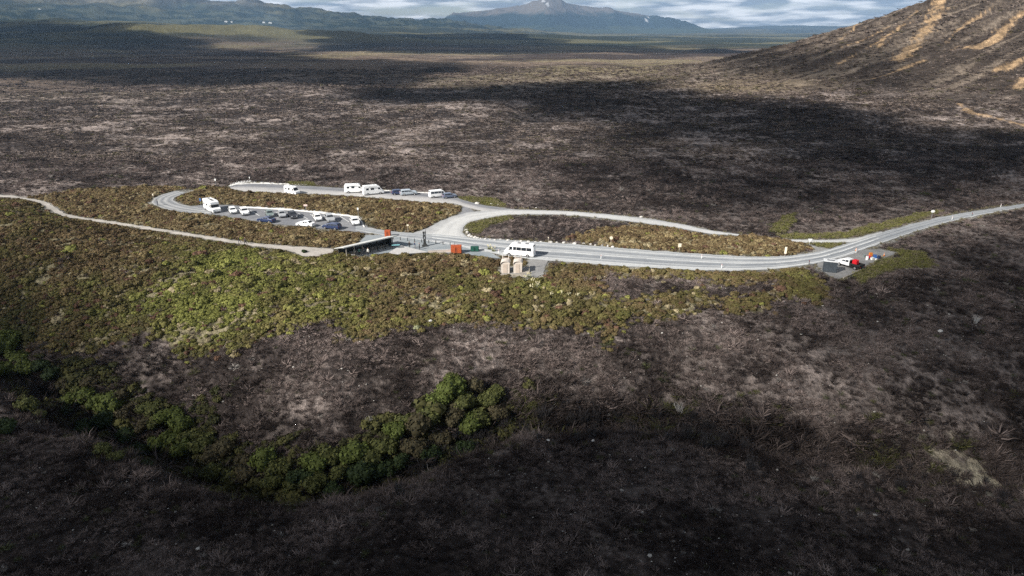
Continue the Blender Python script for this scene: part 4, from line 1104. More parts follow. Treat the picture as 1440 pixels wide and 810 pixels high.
def vehicle(name, label, cat, kind, paint, u, v, u2, v2, group, u0=None, scale=1.0, trim=None):
    """(u,v) is the frame position of the vehicle's middle on the ground, (u2,v2) lies ahead of its nose"""
    s = SPECS[kind]
    x, y = px(u, v, .1); a = px(u2, v2, .1); rz = heading((x, y), a)
    o = thing(name, label, cat, (x, y, .105), rz, group)
    W, belt, k, top = s["W"], s["belt"], s["k"], s["top"]
    hw = lambda z: W - max(0, z - belt) * k
    bm = bmesh.new(); zb = .28; rows = []
    for (px_, pz) in top:
        e = .94 if px_ in (top[0][0], top[-1][0], top[1][0]) else 1.0
        zm = min(belt, pz); row = []
        for sd in (1, -1):
            row.append([bm.verts.new((px_, sd * W * .93 * e, zb)), bm.verts.new((px_, sd * W * e, zb + .28)), bm.verts.new((px_, sd * W * e, zm)), bm.verts.new((px_, sd * hw(pz) * e, pz + (0.0 if pz > zm else .004)))])
        rows.append(row)
    for i in range(len(rows) - 1):
        for sd in (0, 1):
            for q in range(3):
                bm.faces.new((rows[i][sd][q], rows[i + 1][sd][q], rows[i + 1][sd][q + 1], rows[i][sd][q + 1]))
        bm.faces.new((rows[i][0][3], rows[i + 1][0][3], rows[i + 1][1][3], rows[i][1][3]))
        bm.faces.new((rows[i][0][0], rows[i + 1][0][0], rows[i + 1][1][0], rows[i][1][0]))
    for r_ in (rows[0], rows[-1]):
        for q in range(3): bm.faces.new((r_[0][q], r_[0][q + 1], r_[1][q + 1], r_[1][q]))
    bmesh.ops.remove_doubles(bm, verts=bm.verts, dist=.002)
    bmesh.ops.recalc_face_normals(bm, faces=bm.faces)
    me = bpy.data.meshes.new("body"); bm.to_mesh(me); bm.free()
    b = link("body", me, paint, o)
    bv = b.modifiers.new("soft", 'BEVEL'); bv.width = .05; bv.segments = 2; bv.limit_method = 'ANGLE'; bv.angle_limit = R(25)
    z0, z1 = s["zw"]
    def topz(xx):
        return np.interp(xx, [p[0] for p in top if True], [p[1] for p in top])
    for (x0, x1) in s["win"]:
        for sd in (1, -1):
            za = min(z1, topz(x0) - .1); zb_ = min(z1, topz(x1) - .1)
            mb = MB(); e = .012
            mb.poly([(x0, sd * (hw(z0) + e), z0), (x1, sd * (hw(z0) + e), z0), (x1, sd * (hw(zb_) + e), zb_), (x0, sd * (hw(za) + e), za)])
            mb.build("window", GLASS, o)
    def slope_glass(nm, i, j, f0=.08, f1=.9):
        A = Vector((top[i][0], 0, top[i][1])); B = Vector((top[j][0], 0, top[j][1])); d = B - A
        n = Vector((-d.z, 0, d.x)).normalized()
        if n.z < 0: n = -n
        n = n * .014; P0 = A + d * f0 + n; P1 = A + d * f1 + n; w0 = hw(P0.z) - .12; w1 = hw(P1.z) - .08
        mb = MB(); mb.poly([(P0.x, -w0, P0.z), (P0.x, w0, P0.z), (P1.x, w1, P1.z), (P1.x, -w1, P1.z)]); mb.build(nm, GLASS, o)
    slope_glass("windscreen", *s["ws"])
    if s["rw"]: slope_glass("rear_window", *s["rw"], .3 if kind in ("minibus", "campervan", "van") else .1, .92)
    else:
        mb = MB(); mb.poly([(-3.515, -.5, 1.7), (-3.515, .5, 1.7), (-3.515, .5, 2.3), (-3.515, -.5, 2.3)]); mb.build("rear_window", GLASS, o)
    for wx in s["wx"]:
        for sd in (1, -1):
            r_ = s["wm"][0].vertices[0].co
            w = link("wheel", s["wm"][0], None, o); w.location = (wx, sd * (W - .085), .32 if s["wm"] is W1 else .36)
            rm = link("rim", s["wm"][1], None, w)
    for sd in (1, -1):
        mb = MB(); mb.box((s["nose"] - .03, sd * W * .68, s["lz"]), (.14, W * .34, .16)); mb.build("headlight", LAMP, o, .02)
        mb = MB(); mb.box((s["tail"] + .01, sd * W * .8, s["lz"] + .12), (.08, .14, .28)); mb.build("tail_light", REDLAMP, o, .015)
        mb = MB(); mb.box((s["wx"][1] - .72 if kind not in ("minibus", "campervan", "motorhome") else s["wx"][1] + .05, sd * (W + .1), belt + .12), (.12, .2, .16)); mb.build("mirror", trim or PLASTIC, o, .02)
    mb = MB(); mb.box((s["nose"] + .0, 0, .42), (.1, W * 1.7, .2)); mb.build("bumper", PLASTIC, o, .02)
    if kind in ("minibus", "campervan", "motorhome"):
        hs = {"minibus": [(-1.6, 0), (.2, 0)], "campervan": [(-1.4, 0), (.3, 0)], "motorhome": [(-2.2, .2), (-.2, 0), (1.0, 0)]}[kind]
        zt = 2.72 if kind == "minibus" else 2.75 if kind == "campervan" else 3.05
        for (hx, hy) in hs:
            mb = MB(); mb.box((hx, hy, zt + .05), (.7, .6, .12)); mb.build("roof_hatch", PLASTIC if kind != "campervan" else LAMP, o, .02)
    if kind in ("motorhome", "campervan"):
        mb = MB(); mb.box((-.9 if kind == "motorhome" else -.3, -(W + .05), 2.45 if kind == "motorhome" else 2.3), (2.6, .1, .1)); mb.build("awning_roll", GREYSTEEL, o, .02)
    o.scale = (scale,) * 3
    return o
UPG = "vehicles parked along the upper road"; LOG = "cars parked in the lower car park"
vehicle("motorhome", "large white motorhome parked where the loop road meets the lower car park", "motorhome", "motorhome", WHITE, 299, 296.5, 309, 301.5, LOG)
vehicle("parked_car", "white hatchback parked beside the large white motorhome", "car", "hatch", WHITE, 327.5, 299, 330.5, 303.5, LOG)
vehicle("parked_car", "tall white sport utility car with dark glass, second right of the motorhome", "car", "suv", WHITE, 344, 301, 348, 306, LOG)
vehicle("parked_car", "sage green rounded small car in the lower car park", "car", "hatch", SAGE, 379.5, 303.5, 382.5, 308, LOG)
vehicle("parked_car", "silver car parked between the sage green car and the charcoal car", "car", "hatch", SILVER, 396.5, 304.2, 399, 308.5, LOG)
vehicle("parked_car", "charcoal car parked right of the silver car, nose towards the gully", "car", "wagon", CHARCOAL, 412, 305.5, 416, 310, LOG)
vehicle("parked_car", "small white car parked left of the white sport utility with its tailgate to the kerb", "car", "hatch", WHITE, 446.5, 309, 450, 313.5, LOG)
vehicle("parked_car", "pale silver sport utility car with white roof between two white cars", "car", "suv", SILVER, 464, 310.5, 468.5, 315.5, LOG)
vehicle("parked_car", "white estate car parked in the last bay by the plaza end of the car park", "car", "wagon", WHITE, 499, 314.5, 503, 320.5, LOG)
vehicle("parked_car", "navy car half hidden behind the scrub at the front row of the car park", "car", "sedan", NAVY, 375, 312, 365, 311, LOG)
vehicle("parked_car", "white sedan standing in the front row behind the brown scrub", "car", "sedan", WHITE, 430, 318, 419, 317, LOG)
vehicle("parked_car", "dark navy estate car in the front row right of the white sedan", "car", "wagon", NAVY, 467, 321.5, 455, 320.2, LOG)
vehicle("campervan", "white coachbuilt campervan driving alone on the upper road", "campervan", "campervan", WHITE, 411, 272.5, 419, 274, UPG, scale=.85)
vehicle("campervan", "white high roofed campervan, leftmost of the pair parked nose to tail", "campervan", "campervan", WHITE, 499, 270.5, 509, 270.2, UPG, scale=.95)
vehicle("campervan", "white campervan with dark side window parked right behind another campervan", "campervan", "campervan", WHITE, 525, 273, 537, 271.8, UPG, scale=1.0)
vehicle("parked_car", "dark navy hatchback parked against the silver estate on the upper road", "car", "hatch", NAVY, 560.5, 273.2, 572, 272.4, UPG)
vehicle("parked_car", "silver blue estate car parked right of the navy hatchback", "car", "wagon", mat("ice_blue_paint", (0.45, 0.50, 0.54), .25, .2, .03, 2, .5), 574.5, 273.9, 586, 273, UPG, scale=1.08)
vehicle("minivan", "white passenger van with dark windows on the upper road", "van", "van", WHITE, 615.5, 277, 628, 275.8, UPG)
vehicle("parked_car", "blue grey car parked in front of the white passenger van", "car", "hatch", BLUEGREY, 632, 278, 644, 276.9, UPG)
vehicle("minibus", "white high roofed minibus driving along the highway by the two toilets", "minibus", "minibus", WHITE, 731, 359, 710, 357, None)

# pick-up with a tray
def pickup():
    x, y = px(1194, 375.3, .08); a = px(1172, 369, .08); rz = heading((x, y), a)
    o = thing("pickup_truck", "white pickup truck with a black tray standing beside the dark cabin", "pickup", (x, y, .075), rz)
    prof = [(-.35, .5), (-.35, 1.15), (-.25, 1.72), (.9, 1.74), (1.2, 1.66), (1.75, 1.15), (2.55, 1.02), (2.72, .5)]
    mb = MB(); mb.prism(prof, -.9, .9)
    for v in mb.bm.verts:
        if v.co.z > 1.2: v.co.y *= .84
    mb.build("cab", WHITE, o, .04)
    mb = MB(); mb.box((.2, 0, .42), (5.0, 1.5, .22)); mb.build("chassis", BLACK, o, .02)
    mb = MB(); mb.box((-1.6, 0, .82), (2.3, 1.85, .08)); mb.box((-1.6, .9, 1.03), (2.3, .05, .34)); mb.box((-1.6, -.9, 1.03), (2.3, .05, .34)); mb.box((-2.73, 0, 1.03), (.05, 1.85, .34)); mb.box((-.46, 0, 1.25), (.06, 1.8, .8)); mb.build("tray", BLACK, o)
    for sd in (1, -1):
        for (x0, x1) in ((-.12, .5), (.58, 1.3)):
            w_ = lambda z: .9 * (1 - .16 * max(0, min(1, (z - 1.15) / .57))) + .012
            mb = MB(); zt = 1.6 if x1 < 1 else 1.5; mb.poly([(x0, sd * w_(1.2), 1.2), (x1 + (.15 if x1 > 1 else 0), sd * w_(1.2), 1.2), (x1 - (.2 if x1 > 1 else 0), sd * w_(zt), zt), (x0, sd * w_(zt), zt)]); mb.build("window", GLASS, o)
        mb = MB(); mb.box((2.62, sd * .66, .86), (.16, .3, .16)); mb.build("headlight", LAMP, o, .02)
        mb = MB(); mb.box((-2.76, sd * .75, .8), (.05, .2, .12)); mb.build("tail_light", REDLAMP, o)
        for wx in (-1.7, 1.75):
            w = link("wheel", W2[0], None, o); w.location = (wx, sd * .82, .36); link("rim", W2[1], None, w)
    mb = MB(); mb.poly([(1.25, -.68, 1.635), (1.25, .68, 1.635), (1.74, .8, 1.185), (1.74, -.8, 1.185)]); mb.build("windscreen", GLASS, o)
    c, s = math.cos(rz), math.sin(rz)
    t = thing("red_tank", "bright red plastic tank standing on the tray of the white pickup", "tank", (x - 1.15 * c, y - 1.15 * s, .075 + .87), rz)
    mb = MB(); mb.box((0, 0, .5), (.95, 1.0, 1.0)); mb.build("tank_body", RED, t, .1)
    mb = MB(); mb.tube((0, 0, 1.0), (0, 0, 1.1), .2, .2, 14); mb.build("lid", RED, t)
    for q in (-.3, .3):
        mb = MB(); mb.box((0, q, .5), (.97, .05, 1.02)); mb.build("rib", RED, t)
pickup()

# ------------------------------------------------------------------ dark cabin
x, y = px(1163, 385, .08); rz = heading((x, y), px(1177, 386.5, .08))
o = thing("site_cabin", "dark grey portable cabin with a white flat roof on the lay-by", "cabin", (px(1167, 382, .08)[0], px(1167, 382, .08)[1] + .3, .075), rz)
mb = MB(); mb.box((0, 0, 1.1), (2.5, 1.6, 2.2))
for q in np.linspace(-1.15, 1.15, 9): mb.box((q, -.815, 1.1), (.05, .03, 2.1))
mb.build("wall", CABIN, o)
mb = MB(); mb.box((0, 0, 2.27), (2.7, 1.8, .12)); rf = mb.build("roof", WHITE, o, .03)
mb = MB(); mb.box((0, 0, 2.36), (1.4, .5, .05)); mb.build("solar_panel", GLASS, rf)
mb = MB(); mb.box((1.27, .2, 1.0), (.05, .7, 1.9)); d = mb.build("door", CABIN, o, .01)
mb = MB(); mb.box((1.31, .45, 1.0), (.04, .05, .14)); mb.build("handle", GREYSTEEL, d)
mb = MB(); mb.box((1.28, -.45, 1.6), (.05, .45, .4)); mb.build("window", SIGNW, o)
for q in (-1.0, 1.0):
    mb = MB(); mb.box((q, 0, .0), (.2, 1.6, .1)); mb.build("skid", TIMBER, o)

# ------------------------------------------------------------------ visitor shelter
A = px(487, 363, .07); B = px(553, 348, .07); rz = heading(A, B); LN = math.hypot(B[0] - A[0], B[1] - A[1])
o = thing("open_shelter", "long open fronted visitor shelter with a thin pale roof at the edge of the plaza", "shelter", (A[0], A[1], .07), rz)
D_ = 3.4
mb = MB()
n_ = 12
for (x0, x1) in ((-.8, LN + .9),):
    vs = [(x0, -.7, 2.62), (x1, -.7, 2.78), (x1, D_ + .3, 1.56), (x0, D_ + .3, 1.42)]
    lo = [mb.bm.verts.new(v) for v in vs]; hi = [mb.bm.verts.new((v[0], v[1], v[2] + .09)) for v in vs]
    mb.bm.faces.new(lo[::-1]); mb.bm.faces.new(hi)
    for i in range(4): mb.bm.faces.new((lo[i], lo[(i + 1) % 4], hi[(i + 1) % 4], hi[i]))
mb.build("roof", ROOFST, o)
mb = MB(); vs = [(-.8, -.72, 2.56), (LN + .9, -.72, 2.72)]
mb.box((LN / 2, -.735, 2.66), (LN + 1.7, .06, .2), ry=-math.atan2(.16, LN + 1.7)); mb.build("fascia", ROOFST, o)
mb = MB(); mb.box((LN / 2, D_, .72), (LN, .15, 1.4)); mb.build("back_wall", DARKTIMBER, o)
mb = MB(); mb.prism([(LN - .1, 0), (LN + .05, 0), (LN + .05, 2.6), (LN - .1, 2.6)], .6, D_ - .1)
for v in mb.bm.verts:
    if v.co.z > 1: v.co.z = 2.55 - (v.co.y) * .28
mb.build("side_wall", DARKTIMBER, o)
for i in range(7):
    mb = MB(); xx = .1 + i * (LN - .3) / 6; mb.box((xx, -.1, 1.28), (.16, .16, 2.56)); mb.build("post", TIMBER if i < 3 else DARKTIMBER, o)
    if i in (1, 3, 4, 5):
        mb = MB(); mb.box((xx + .9, 1.4, .45), (1.4, .45, .08)); mb.box((xx + .4, 1.4, .2), (.1, .4, .42)); mb.box((xx + 1.4, 1.4, .2), (.1, .4, .42)); mb.build("bench", TIMBER, o)
    if i in (2, 3, 4, 5):
        mb = MB(); mb.box((xx + .9, D_ - .12, 1.2), (1.3, .05, .8)); mb.build("display_panel", mat("display_face", (.16, .17, .18), .5), o)
mb = MB(); mb.box((LN / 2, 1.4, .02), (LN + .6, 4.4, .1)); mb.build("floor_slab", CONC, o)

# pale wedge shaped deck with dark edge
DP = PX([(563, 345), (602, 354.5), (560, 357.5), (546, 355.5)], .4)
o = thing("raised_deck", "pale triangular raised deck with a dark edge beside the shelter", "deck", (DP[0][0], DP[0][1], 0))
def prism_xy(name, pts, z0, z1, m, par):
    bx, by = par.location.x, par.location.y
    mb = MB(); lo = [mb.bm.verts.new((p[0] - bx, p[1] - by, z0)) for p in pts]; hi = [mb.bm.verts.new((p[0] - bx, p[1] - by, z1)) for p in pts]
    mb.bm.faces.new(lo[::-1]); mb.bm.faces.new(hi); n = len(pts)
    for i in range(n): mb.bm.faces.new((lo[i], lo[(i + 1) % n], hi[(i + 1) % n], hi[i]))
    return mb.build(name, m, par)
prism_xy("deck_top", DP, .34, .42, CONC, o)
cx_ = sum(p[0] for p in DP) / 4; cy_ = sum(p[1] for p in DP) / 4
prism_xy("skirt", [(cx_ + (p[0] - cx_) * .97, cy_ + (p[1] - cy_) * .97) for p in DP], 0, .338, DARKTIMBER, o)
# aqua table
x, y = px(557, 350.5, .07)
o = thing("information_table", "pale aqua topped information table on four legs beside the triangular deck", "table", (x, y, .07), R(8))
mb = MB(); mb.box((0, 0, 1.0), (1.8, 1.1, .08), rx=R(-12)); mb.build("tabletop", AQUA, o, .02)
for a in (-.8, .8):
    for b in (-.45, .45):
        mb = MB(); mb.tube((a, b, 0), (a, b, .98), .035, .035, 8); mb.build("leg", DARKTIMBER, o)
# low beige wall
a = px(602, 355.5, .07); b = px(636, 354, .07)
o = thing("low_wall", "low beige masonry wall between the deck and the orange steel box", "wall", (a[0], a[1], .05), heading(a, b))
ll = math.hypot(b[0] - a[0], b[1] - a[1])
mb = MB(); mb.box((ll / 2, 0, .28), (ll, .35, .56)); mb.build("masonry", BEIGE, o, .02)
mb = MB(); mb.box((ll / 2, 0, .595), (ll + .06, .42, .06)); mb.build("coping", CONC, o, .01)

def steelbox(u, v, w, d, h, m, label, nd=2, name="steel_box", cat="container", rz=0):
    x, y = px(u, v, .07)
    o = thing(name, label, cat, (x, y + d / 2, .07), rz)
    mb = MB(); mb.box((0, 0, h / 2 + .06), (w, d, h))
    for q in np.linspace(-w / 2 + .12, w / 2 - .12, int(w / .25)): mb.box((q, d / 2 + .01, h / 2 + .06), (.06, .03, h * .96))
    mb.build("body", m, o, .015)
    for k in range(nd):
        cx = (k - (nd - 1) / 2) * (w / nd)
        mb = MB(); mb.box((cx, -d / 2 - .03, h / 2 + .06), (w / nd - .1, .05, h * .93)); dr = mb.build("door", m, o, .01)
        mb = MB(); mb.box((cx + (w / nd / 2 - .16) * (1 if k % 2 == 0 else -1), -d / 2 - .075, h / 2), (.04, .03, h * .6)); mb.build("latch", CHARCOAL, dr)
    mb = MB(); mb.box((0, 0, .03), (w * .9, d * .9, .06)); mb.build("base", BLACK, o)
    return o
o = steelbox(641.5, 356.6, 2.3, 1.2, 1.65, ORANGE, "rust orange double door steel box beside the highway end of the low wall")
mb = MB(); mb.tube((-.3, 0, 1.7), (-.3, 0, 2.4), .04, .04, 8); mb.build("pipe", CHARCOAL, o)
steelbox(545, 333.5, 1.35, 1.0, 1.5, ORANGE, "rust orange steel box partly hidden behind the shelter roof", 2)
steelbox(667.5, 354, 1.8, 1.0, 1.0, GREENBOX, "low dark green steel box between the orange box and the minibus", 2, "storage_box", "box")

# carved post sculpture
x, y = px(597.5, 346, .07)
o = thing("carved_sculpture", "tall dark carved figure sculpture standing on the plaza", "sculpture", (x, y, .07), R(12))
mb = MB(); mb.box((0, 0, .12), (1.3, 1.1, .24), taper=.9); mb.build("plinth", DARKTIMBER, o, .03)
mb = MB()
g_ = random.Random(3)
for (z, w, h) in ((.24, .8, .5), (.74, .55, .5), (1.24, .66, .35)):
    mb.box((0, 0, z + h / 2), (w, .42, h), rz=g_.uniform(-.2, .2), taper=.85)
mb.tube((-.16, 0, 1.5), (-.28, 0, 2.3), .13, .11, 8); mb.tube((.16, 0, 1.5), (.24, 0, 2.25), .13, .11, 8)
mb.box((-.04, 0, 2.35), (.66, .4, .28)); mb.tube((-.12, 0, 2.45), (-.22, 0, 3.05), .14, .12, 8); mb.tube((.14, 0, 2.45), (.2, 0, 3.1), .13, .1, 8)
mb.build("lower_figure", DARKTIMBER, o, .02)
mb = MB(); mb.box((-.2, 0, 3.2), (.34, .32, .4), rz=.2, taper=.8); mb.box((.2, 0, 3.25), (.3, .3, .36), rz=-.2, taper=.8); mb.tube((.26, 0, 3.3), (.34, 0, 4.0), .07, .02, 6); mb.box((0, 0, 3.05), (.7, .26, .14)); mb.build("upper_figure", DARKTIMBER, o, .02)

# toilets
def toilet(u, label):
    x, y = px(u, 384.5, .07)
    o = thing("toilet_cabin", label, "toilet", (x, y + 1.1, .08), R(-4), "toilet cabins")
    w = 1.7; arc = [(-w / 2, 0), (w / 2, 0), (w / 2, 2.0)] + [(w / 2 * math.cos(t), 2.0 + .5 * math.sin(t)) for t in np.linspace(.25, math.pi - .25, 8)] + [(-w / 2, 2.0)]
    mb = MB(); mb.prism(arc, -1.0, 1.0); mb.build("wall", BEIGE, o)
    ro = [((w / 2 + .12) * math.cos(t), 2.0 + .6 * math.sin(t)) for t in np.linspace(0, math.pi, 12)]; ri = [((w / 2 + .03) * math.cos(t), 2.0 + .52 * math.sin(t)) for t in np.linspace(math.pi, 0, 12)]
    mb = MB(); mb.prism(ro + ri, -1.2, 1.2); mb.build("roof", mat("beige_roof", (.56, .50, .44), .6, 0, .06), o)
    mb = MB(); mb.box((0, -1.03, .98), (.8, .05, 1.9)); d = mb.build("door", mat("door_beige", (.42, .35, .29), .6), o, .01)
    mb = MB(); mb.tube((.28, -1.06, 1.0), (.28, -1.12, 1.0), .04, .04, 8); mb.build("handle", GREYSTEEL, d)
    for sd in (-.6, .6):
        mb = MB(); mb.tube((sd, .6, 1.8), (sd, .6, 3.2), .09, .09, 10); p = mb.build("vent_pipe", BEIGE, o)
        mb = MB(); mb.tube((sd, .6, 3.2), (sd, .6, 3.32), .14, .1, 10); mb.build("cowl", CONC, p)
toilet(711, "beige toilet cabin with an arched roof, farther from the timber platform")
toilet(728.5, "beige toilet cabin with an arched roof, standing next to the small platform with a rail")
x, y = px(738, 385, .07)
o = thing("timber_platform", "small timber platform with a rail right of the two toilet cabins", "platform", (x, y + .6, .08), R(-4))
mb = MB(); mb.box((0, 0, .15), (1.9, 1.6, .14)); mb.build("boards", TIMBER, o)
for a in (-.9, .9):
    for b in (-.75, .75):
        mb = MB(); mb.box((a, b, .55), (.09, .09, 1.1)); mb.build("post", TIMBER, o)
mb = MB(); mb.box((0, .75, 1.08), (1.9, .08, .08)); mb.build("rail", TIMBER, o)
o = thing("timber_steps", "pale timber steps in front of the two toilet cabins", "steps", (px(720, 388.5, .07)[0], px(720, 388.5, .07)[1], .07), 0)
for k in range(3):
    mb = MB(); mb.box((0, .5 - k * .35, .22 - k * .07), (4.6, .34, .1)); mb.build("tread", TIMBER, o)

# ------------------------------------------------------------------ signs and posts
def sign(u, v, h, fw, fh, face, label, shape="rect", rz=0, group=None, ground=None):
    if ground is None:
        x, y = px(u, v)
    else: x, y = px(u, v, ground)
    z = max(hz(x, y), .0)
    o = thing("road_sign", label, "sign", (x, y, z), rz, group)
    mb = MB(); mb.tube((0, 0, -.1), (0, 0, h), .05, .05, 8); mb.build("post", GREYSTEEL if face is not SIGNO else TIMBER, o)
    mb = MB()
    if shape == "rect": mb.box((0, -.075, h - fh / 2), (fw, .04, fh))
    elif shape == "round":
        mb.tube((0, -.06, h - fh / 2), (0, -.1, h - fh / 2), fw / 2, fw / 2, 18)
    elif shape == "giveway": mb.prism([(-fw / 2, h), (fw / 2, h), (0, h - fh)], -.1, -.06)
    elif shape == "arrow": mb.prism([(-fw / 2, h - .35 * fh), (-fw * .3, h), (fw * .3, h), (fw / 2, h - .35 * fh), (fw * .3, h - fh * .7), (-fw * .3, h - fh * .7)], -.1, -.06)
    f = mb.build("sign_face", face, o)
    if shape == "giveway":
        mb = MB(); q = .72; cz = h - fh * .36
        mb.prism([(-fw / 2 * q * .8, cz + fh * .24), (fw / 2 * q * .8, cz + fh * .24), (0, cz - fh * .36)], -.115, -.101); mb.build("inner_panel", SIGNW, f)
    return o
sign(859, 344, 2.0, .75, .75, SIGNO, "small cream round sign on the brown island halfway along the highway", "round")
sign(955, 354.5, 2.0, .7, .8, SIGNO, "small cream sign right of the round sign, at the scrub edge by the highway", "rect")
sign(1103.5, 361.5, 2.3, .45, 1.5, SIGNO, "tall narrow cream sign at the highway end of the brown scrub island", "rect", R(-15))
sign(1137.5, 347, 1.9, 1.0, .9, SIGNW, "white triangular give way sign at the mouth of the side road", "giveway")
sign(1309.5, 307, 2.2, 1.1, .9, SIGNW, "white cross shaped sign beside the gravel highway far from the cabin", "arrow")
sign(304, 262, 2.4, .5, .6, SIGNW, "thin white post sign on the scrub left of the upper road end", "rect")
sign(216.5, 282, 2.0, .35, .5, SIGNO, "cream post sign on the outer edge of the loop road", "rect")
sign(283, 289.5, 2.2, .5, .8, SIGNB, "blue sign beside the large white motorhome", "rect")
sign(430.5, 297, 1.9, 1.0, .5, mat("sign_face_pink", (.66, .5, .45), .5), "wide pale pink sign on the bank above the car park", "rect")
sign(504, 304, 2.3, .4, .6, SIGNW, "white post sign at the corner of the last parking bay", "rect")
sign(351.5, 255.5, 1.6, .25, .5, SIGNW, "white marker sign rising from the pale kerb of the upper road", "rect")
sign(574, 328, 2.2, .6, .5, SIGNO, "cream wooden signpost at the road fork near the shelter", "arrow")
sign(771, 342, 1.5, .2, .3, SIGNO, "thin cream marker by the boulders beside the highway", "rect")
def marker(u, v, label, m=SIGNW, h=1.0, r=.07):
    x, y = px(u, v); z = max(hz(x, y), 0)
    o = thing("marker_post", label, "marker post", (x, y, z), 0, "edge marker posts along the highway")
    mb = MB(); mb.box((0, 0, h / 2), (r * 2, r * 1.4, h), taper=.8); mb.build("post", m, o, .01)
    mb = MB(); mb.box((0, -r * .75, h * .82), (r * 1.5, .02, .14)); mb.build("reflector", REDLAMP, o)
for (u, v, lb) in ((845, 364.5, "white marker post on the near edge of the highway right of the minibus"), (986.5, 364, "white marker post on the far edge of the highway in the long bend"), (1014.5, 377.5, "white marker post on the near edge of the highway in the long bend"),
                   (1338.5, 309.5, "white marker post on the near verge right of the cross shaped sign"), (1366.5, 304, "dark topped marker post on the near verge of the gravel stretch"), (1407, 291.5, "white marker post where the highway leaves the picture"),
                   (1137.5, 372, "dark marker post at the highway verge left of the cabin"), (701, 356.5, "white marker post left of the minibus nose"), (1203.5, 356, "orange topped marker post at the lay-by entrance")):
    marker(u, v, lb, SIGNW if "dark" not in lb else CHARCOAL)
for i, u in enumerate(np.linspace(553, 633, 9)):
    x, y = px(u, 336.5 + (u - 553) * .105, .08)
    o = thing("bollard", "low dark bollard in the row between the plaza and the road", "bollard", (x, y, .08), 0, "bollards along the plaza edge")
    mb = MB(); mb.tube((0, 0, 0), (0, 0, .75), .09, .08, 10); mb.build("post", DARKTIMBER, o); mb = MB(); mb.tube((0, 0, .75), (0, 0, .8), .1, .07, 10); mb.build("cap", GREYSTEEL, o)
# white stakes at the end of the upper road, pale kerb paths
def kerb(name, label, top, bot, z, m, cat="kerb"):
    T = resample(PX(top, 0), 60); B = resample(PX(bot, 0), 60)
    T += .12 * rng.normal(size=T.shape) * .5
    V = np.empty((240, 3)); V[0:60, :2] = T; V[0:60, 2] = z; V[60:120, :2] = B; V[60:120, 2] = z; V[120:180, :2] = T; V[120:180, 2] = 0; V[180:, :2] = B; V[180:, 2] = 0
    i = np.arange(59)
    F = np.concatenate([np.stack([i, i + 60, i + 61, i + 1], 1), np.stack([i + 60, i + 180, i + 181, i + 61], 1), np.stack([i + 120, i, i + 1, i + 121], 1)])
    return tag(link(name, mesh_np(name, V, F), m), kind="structure")
M_KB = paving("white_kerb_gravel", (0.46, 0.45, 0.43), (0.72, 0.71, 0.68), (), .5)
kerb("kerb", "", [(345, 290.3), (400, 292), (455, 297), (506, 303.8)], [(345, 292.6), (400, 295.6), (450, 300.2), (505, 306.2)], .15, M_KB)
kerb("kerb", "", [(322, 261), (335, 257.3), (352, 255.2), (375, 256.5), (400, 258.2), (432, 259.3)], [(322, 262.8), (336, 260.2), (352, 258.4), (375, 258.6), (400, 259.4), (432, 260.2)], .15, M_KB)
kerb("kerb", "", [(504.2, 305), (509, 312), (514, 320)], [(503, 305.4), (507.4, 312.6), (512, 320.6)], .15, M_KB)
kerb("kerb", "", [(540, 267), (600, 270.5), (636, 274.5)], [(540, 268.1), (600, 271.7), (636, 275.8)], .14, M_KB)
for i, t in enumerate(np.linspace(0, 1, 14)):
    u = 325 + 28 * t; v = np.interp(u, [325, 335, 353], [262.2, 258.8, 257.0]); x, y = px(u, v, 0)
    o = link("white_stake", (lambda mb: (mb.box((0, 0, .35), (.12, .12, .75)), mb)[1])(MB()).bm and None) if False else None
    mb = MB(); mb.box((0, 0, .38), (.14, .1, .76), taper=.85); o = mb.build("white_stake", WHITE); o.location = (x, y, .1)
    tag(o, "short white stake in the fan shaped row closing the upper road", "stake", "white stakes at the end of the upper road")

# pale boulders beside the highway
def boulder(u, v, s, label, group):
    x, y = px(u, v)
    me = bpy.data.meshes.new("boulder"); b = bmesh.new(); bmesh.ops.create_icosphere(b, subdivisions=2, radius=1)
    g = np.random.default_rng(int(u * 7 + v)); off = g.uniform(0, 50)
    for q in b.verts:
        k = 1 + .35 * float(pn(np.array(q.co.x * 1.1 + off), np.array(q.co.y * 1.1 + q.co.z), 3)); q.co = Vector((q.co.x * k * 1.1, q.co.y * k * .85, max(q.co.z, -.3) * k * .65))
    b.to_mesh(me); b.free()
    o = link("boulder", me, ROCK); o.location = (x, y, max(hz(x, y), 0.0) + .12 * s); o.rotation_euler = (0, 0, g.uniform(0, 6)); o.scale = (s, s, s)
    return tag(o, label, "boulder", group)
ed = [(655, 325), (657, 330), (662, 334), (672, 337), (700, 339), (740, 341.5), (780, 342.5), (830, 345.5), (862, 348.5)]
for t in np.linspace(0, 1, 34):
    k = t * (len(ed) - 1); i = min(int(k), len(ed) - 2); f = k - i
    boulder(ed[i][0] + (ed[i + 1][0] - ed[i][0]) * f + rng.normal() * 1.2, ed[i][1] + (ed[i + 1][1] - ed[i][1]) * f - 1.4 + rng.normal() * .25, rng.uniform(.28, .5), "pale boulder in the line edging the burnt island beside the highway", "boulders along the island edge")
for (u, v, s) in ((671, 286.6, .7), (691, 287.6, .5), (902, 305.6, .55), (700, 288.4, .35), (754, 292.4, .3)):
    boulder(u, v, s, "lone pale boulder on the grassy far verge of the side road", "boulders on the side road verge")
for (u, v, s) in ((382, 264 - 5.0, .4), (606, 470, .28), (770, 658, .2), (832, 658, .18), (1316, 490, .4)):
    boulder(u, v, s, {382: "pale rock on the kerb of the upper road", 606: "pale rock at the lower edge of the green scrub", 770: "white rock on the dark near slope below the gully", 832: "white rock beside scrub, farther from the green thicket, on the dark near slope", 1316: "pale rock high on the dark burnt slope beyond the gully"}[u], None)

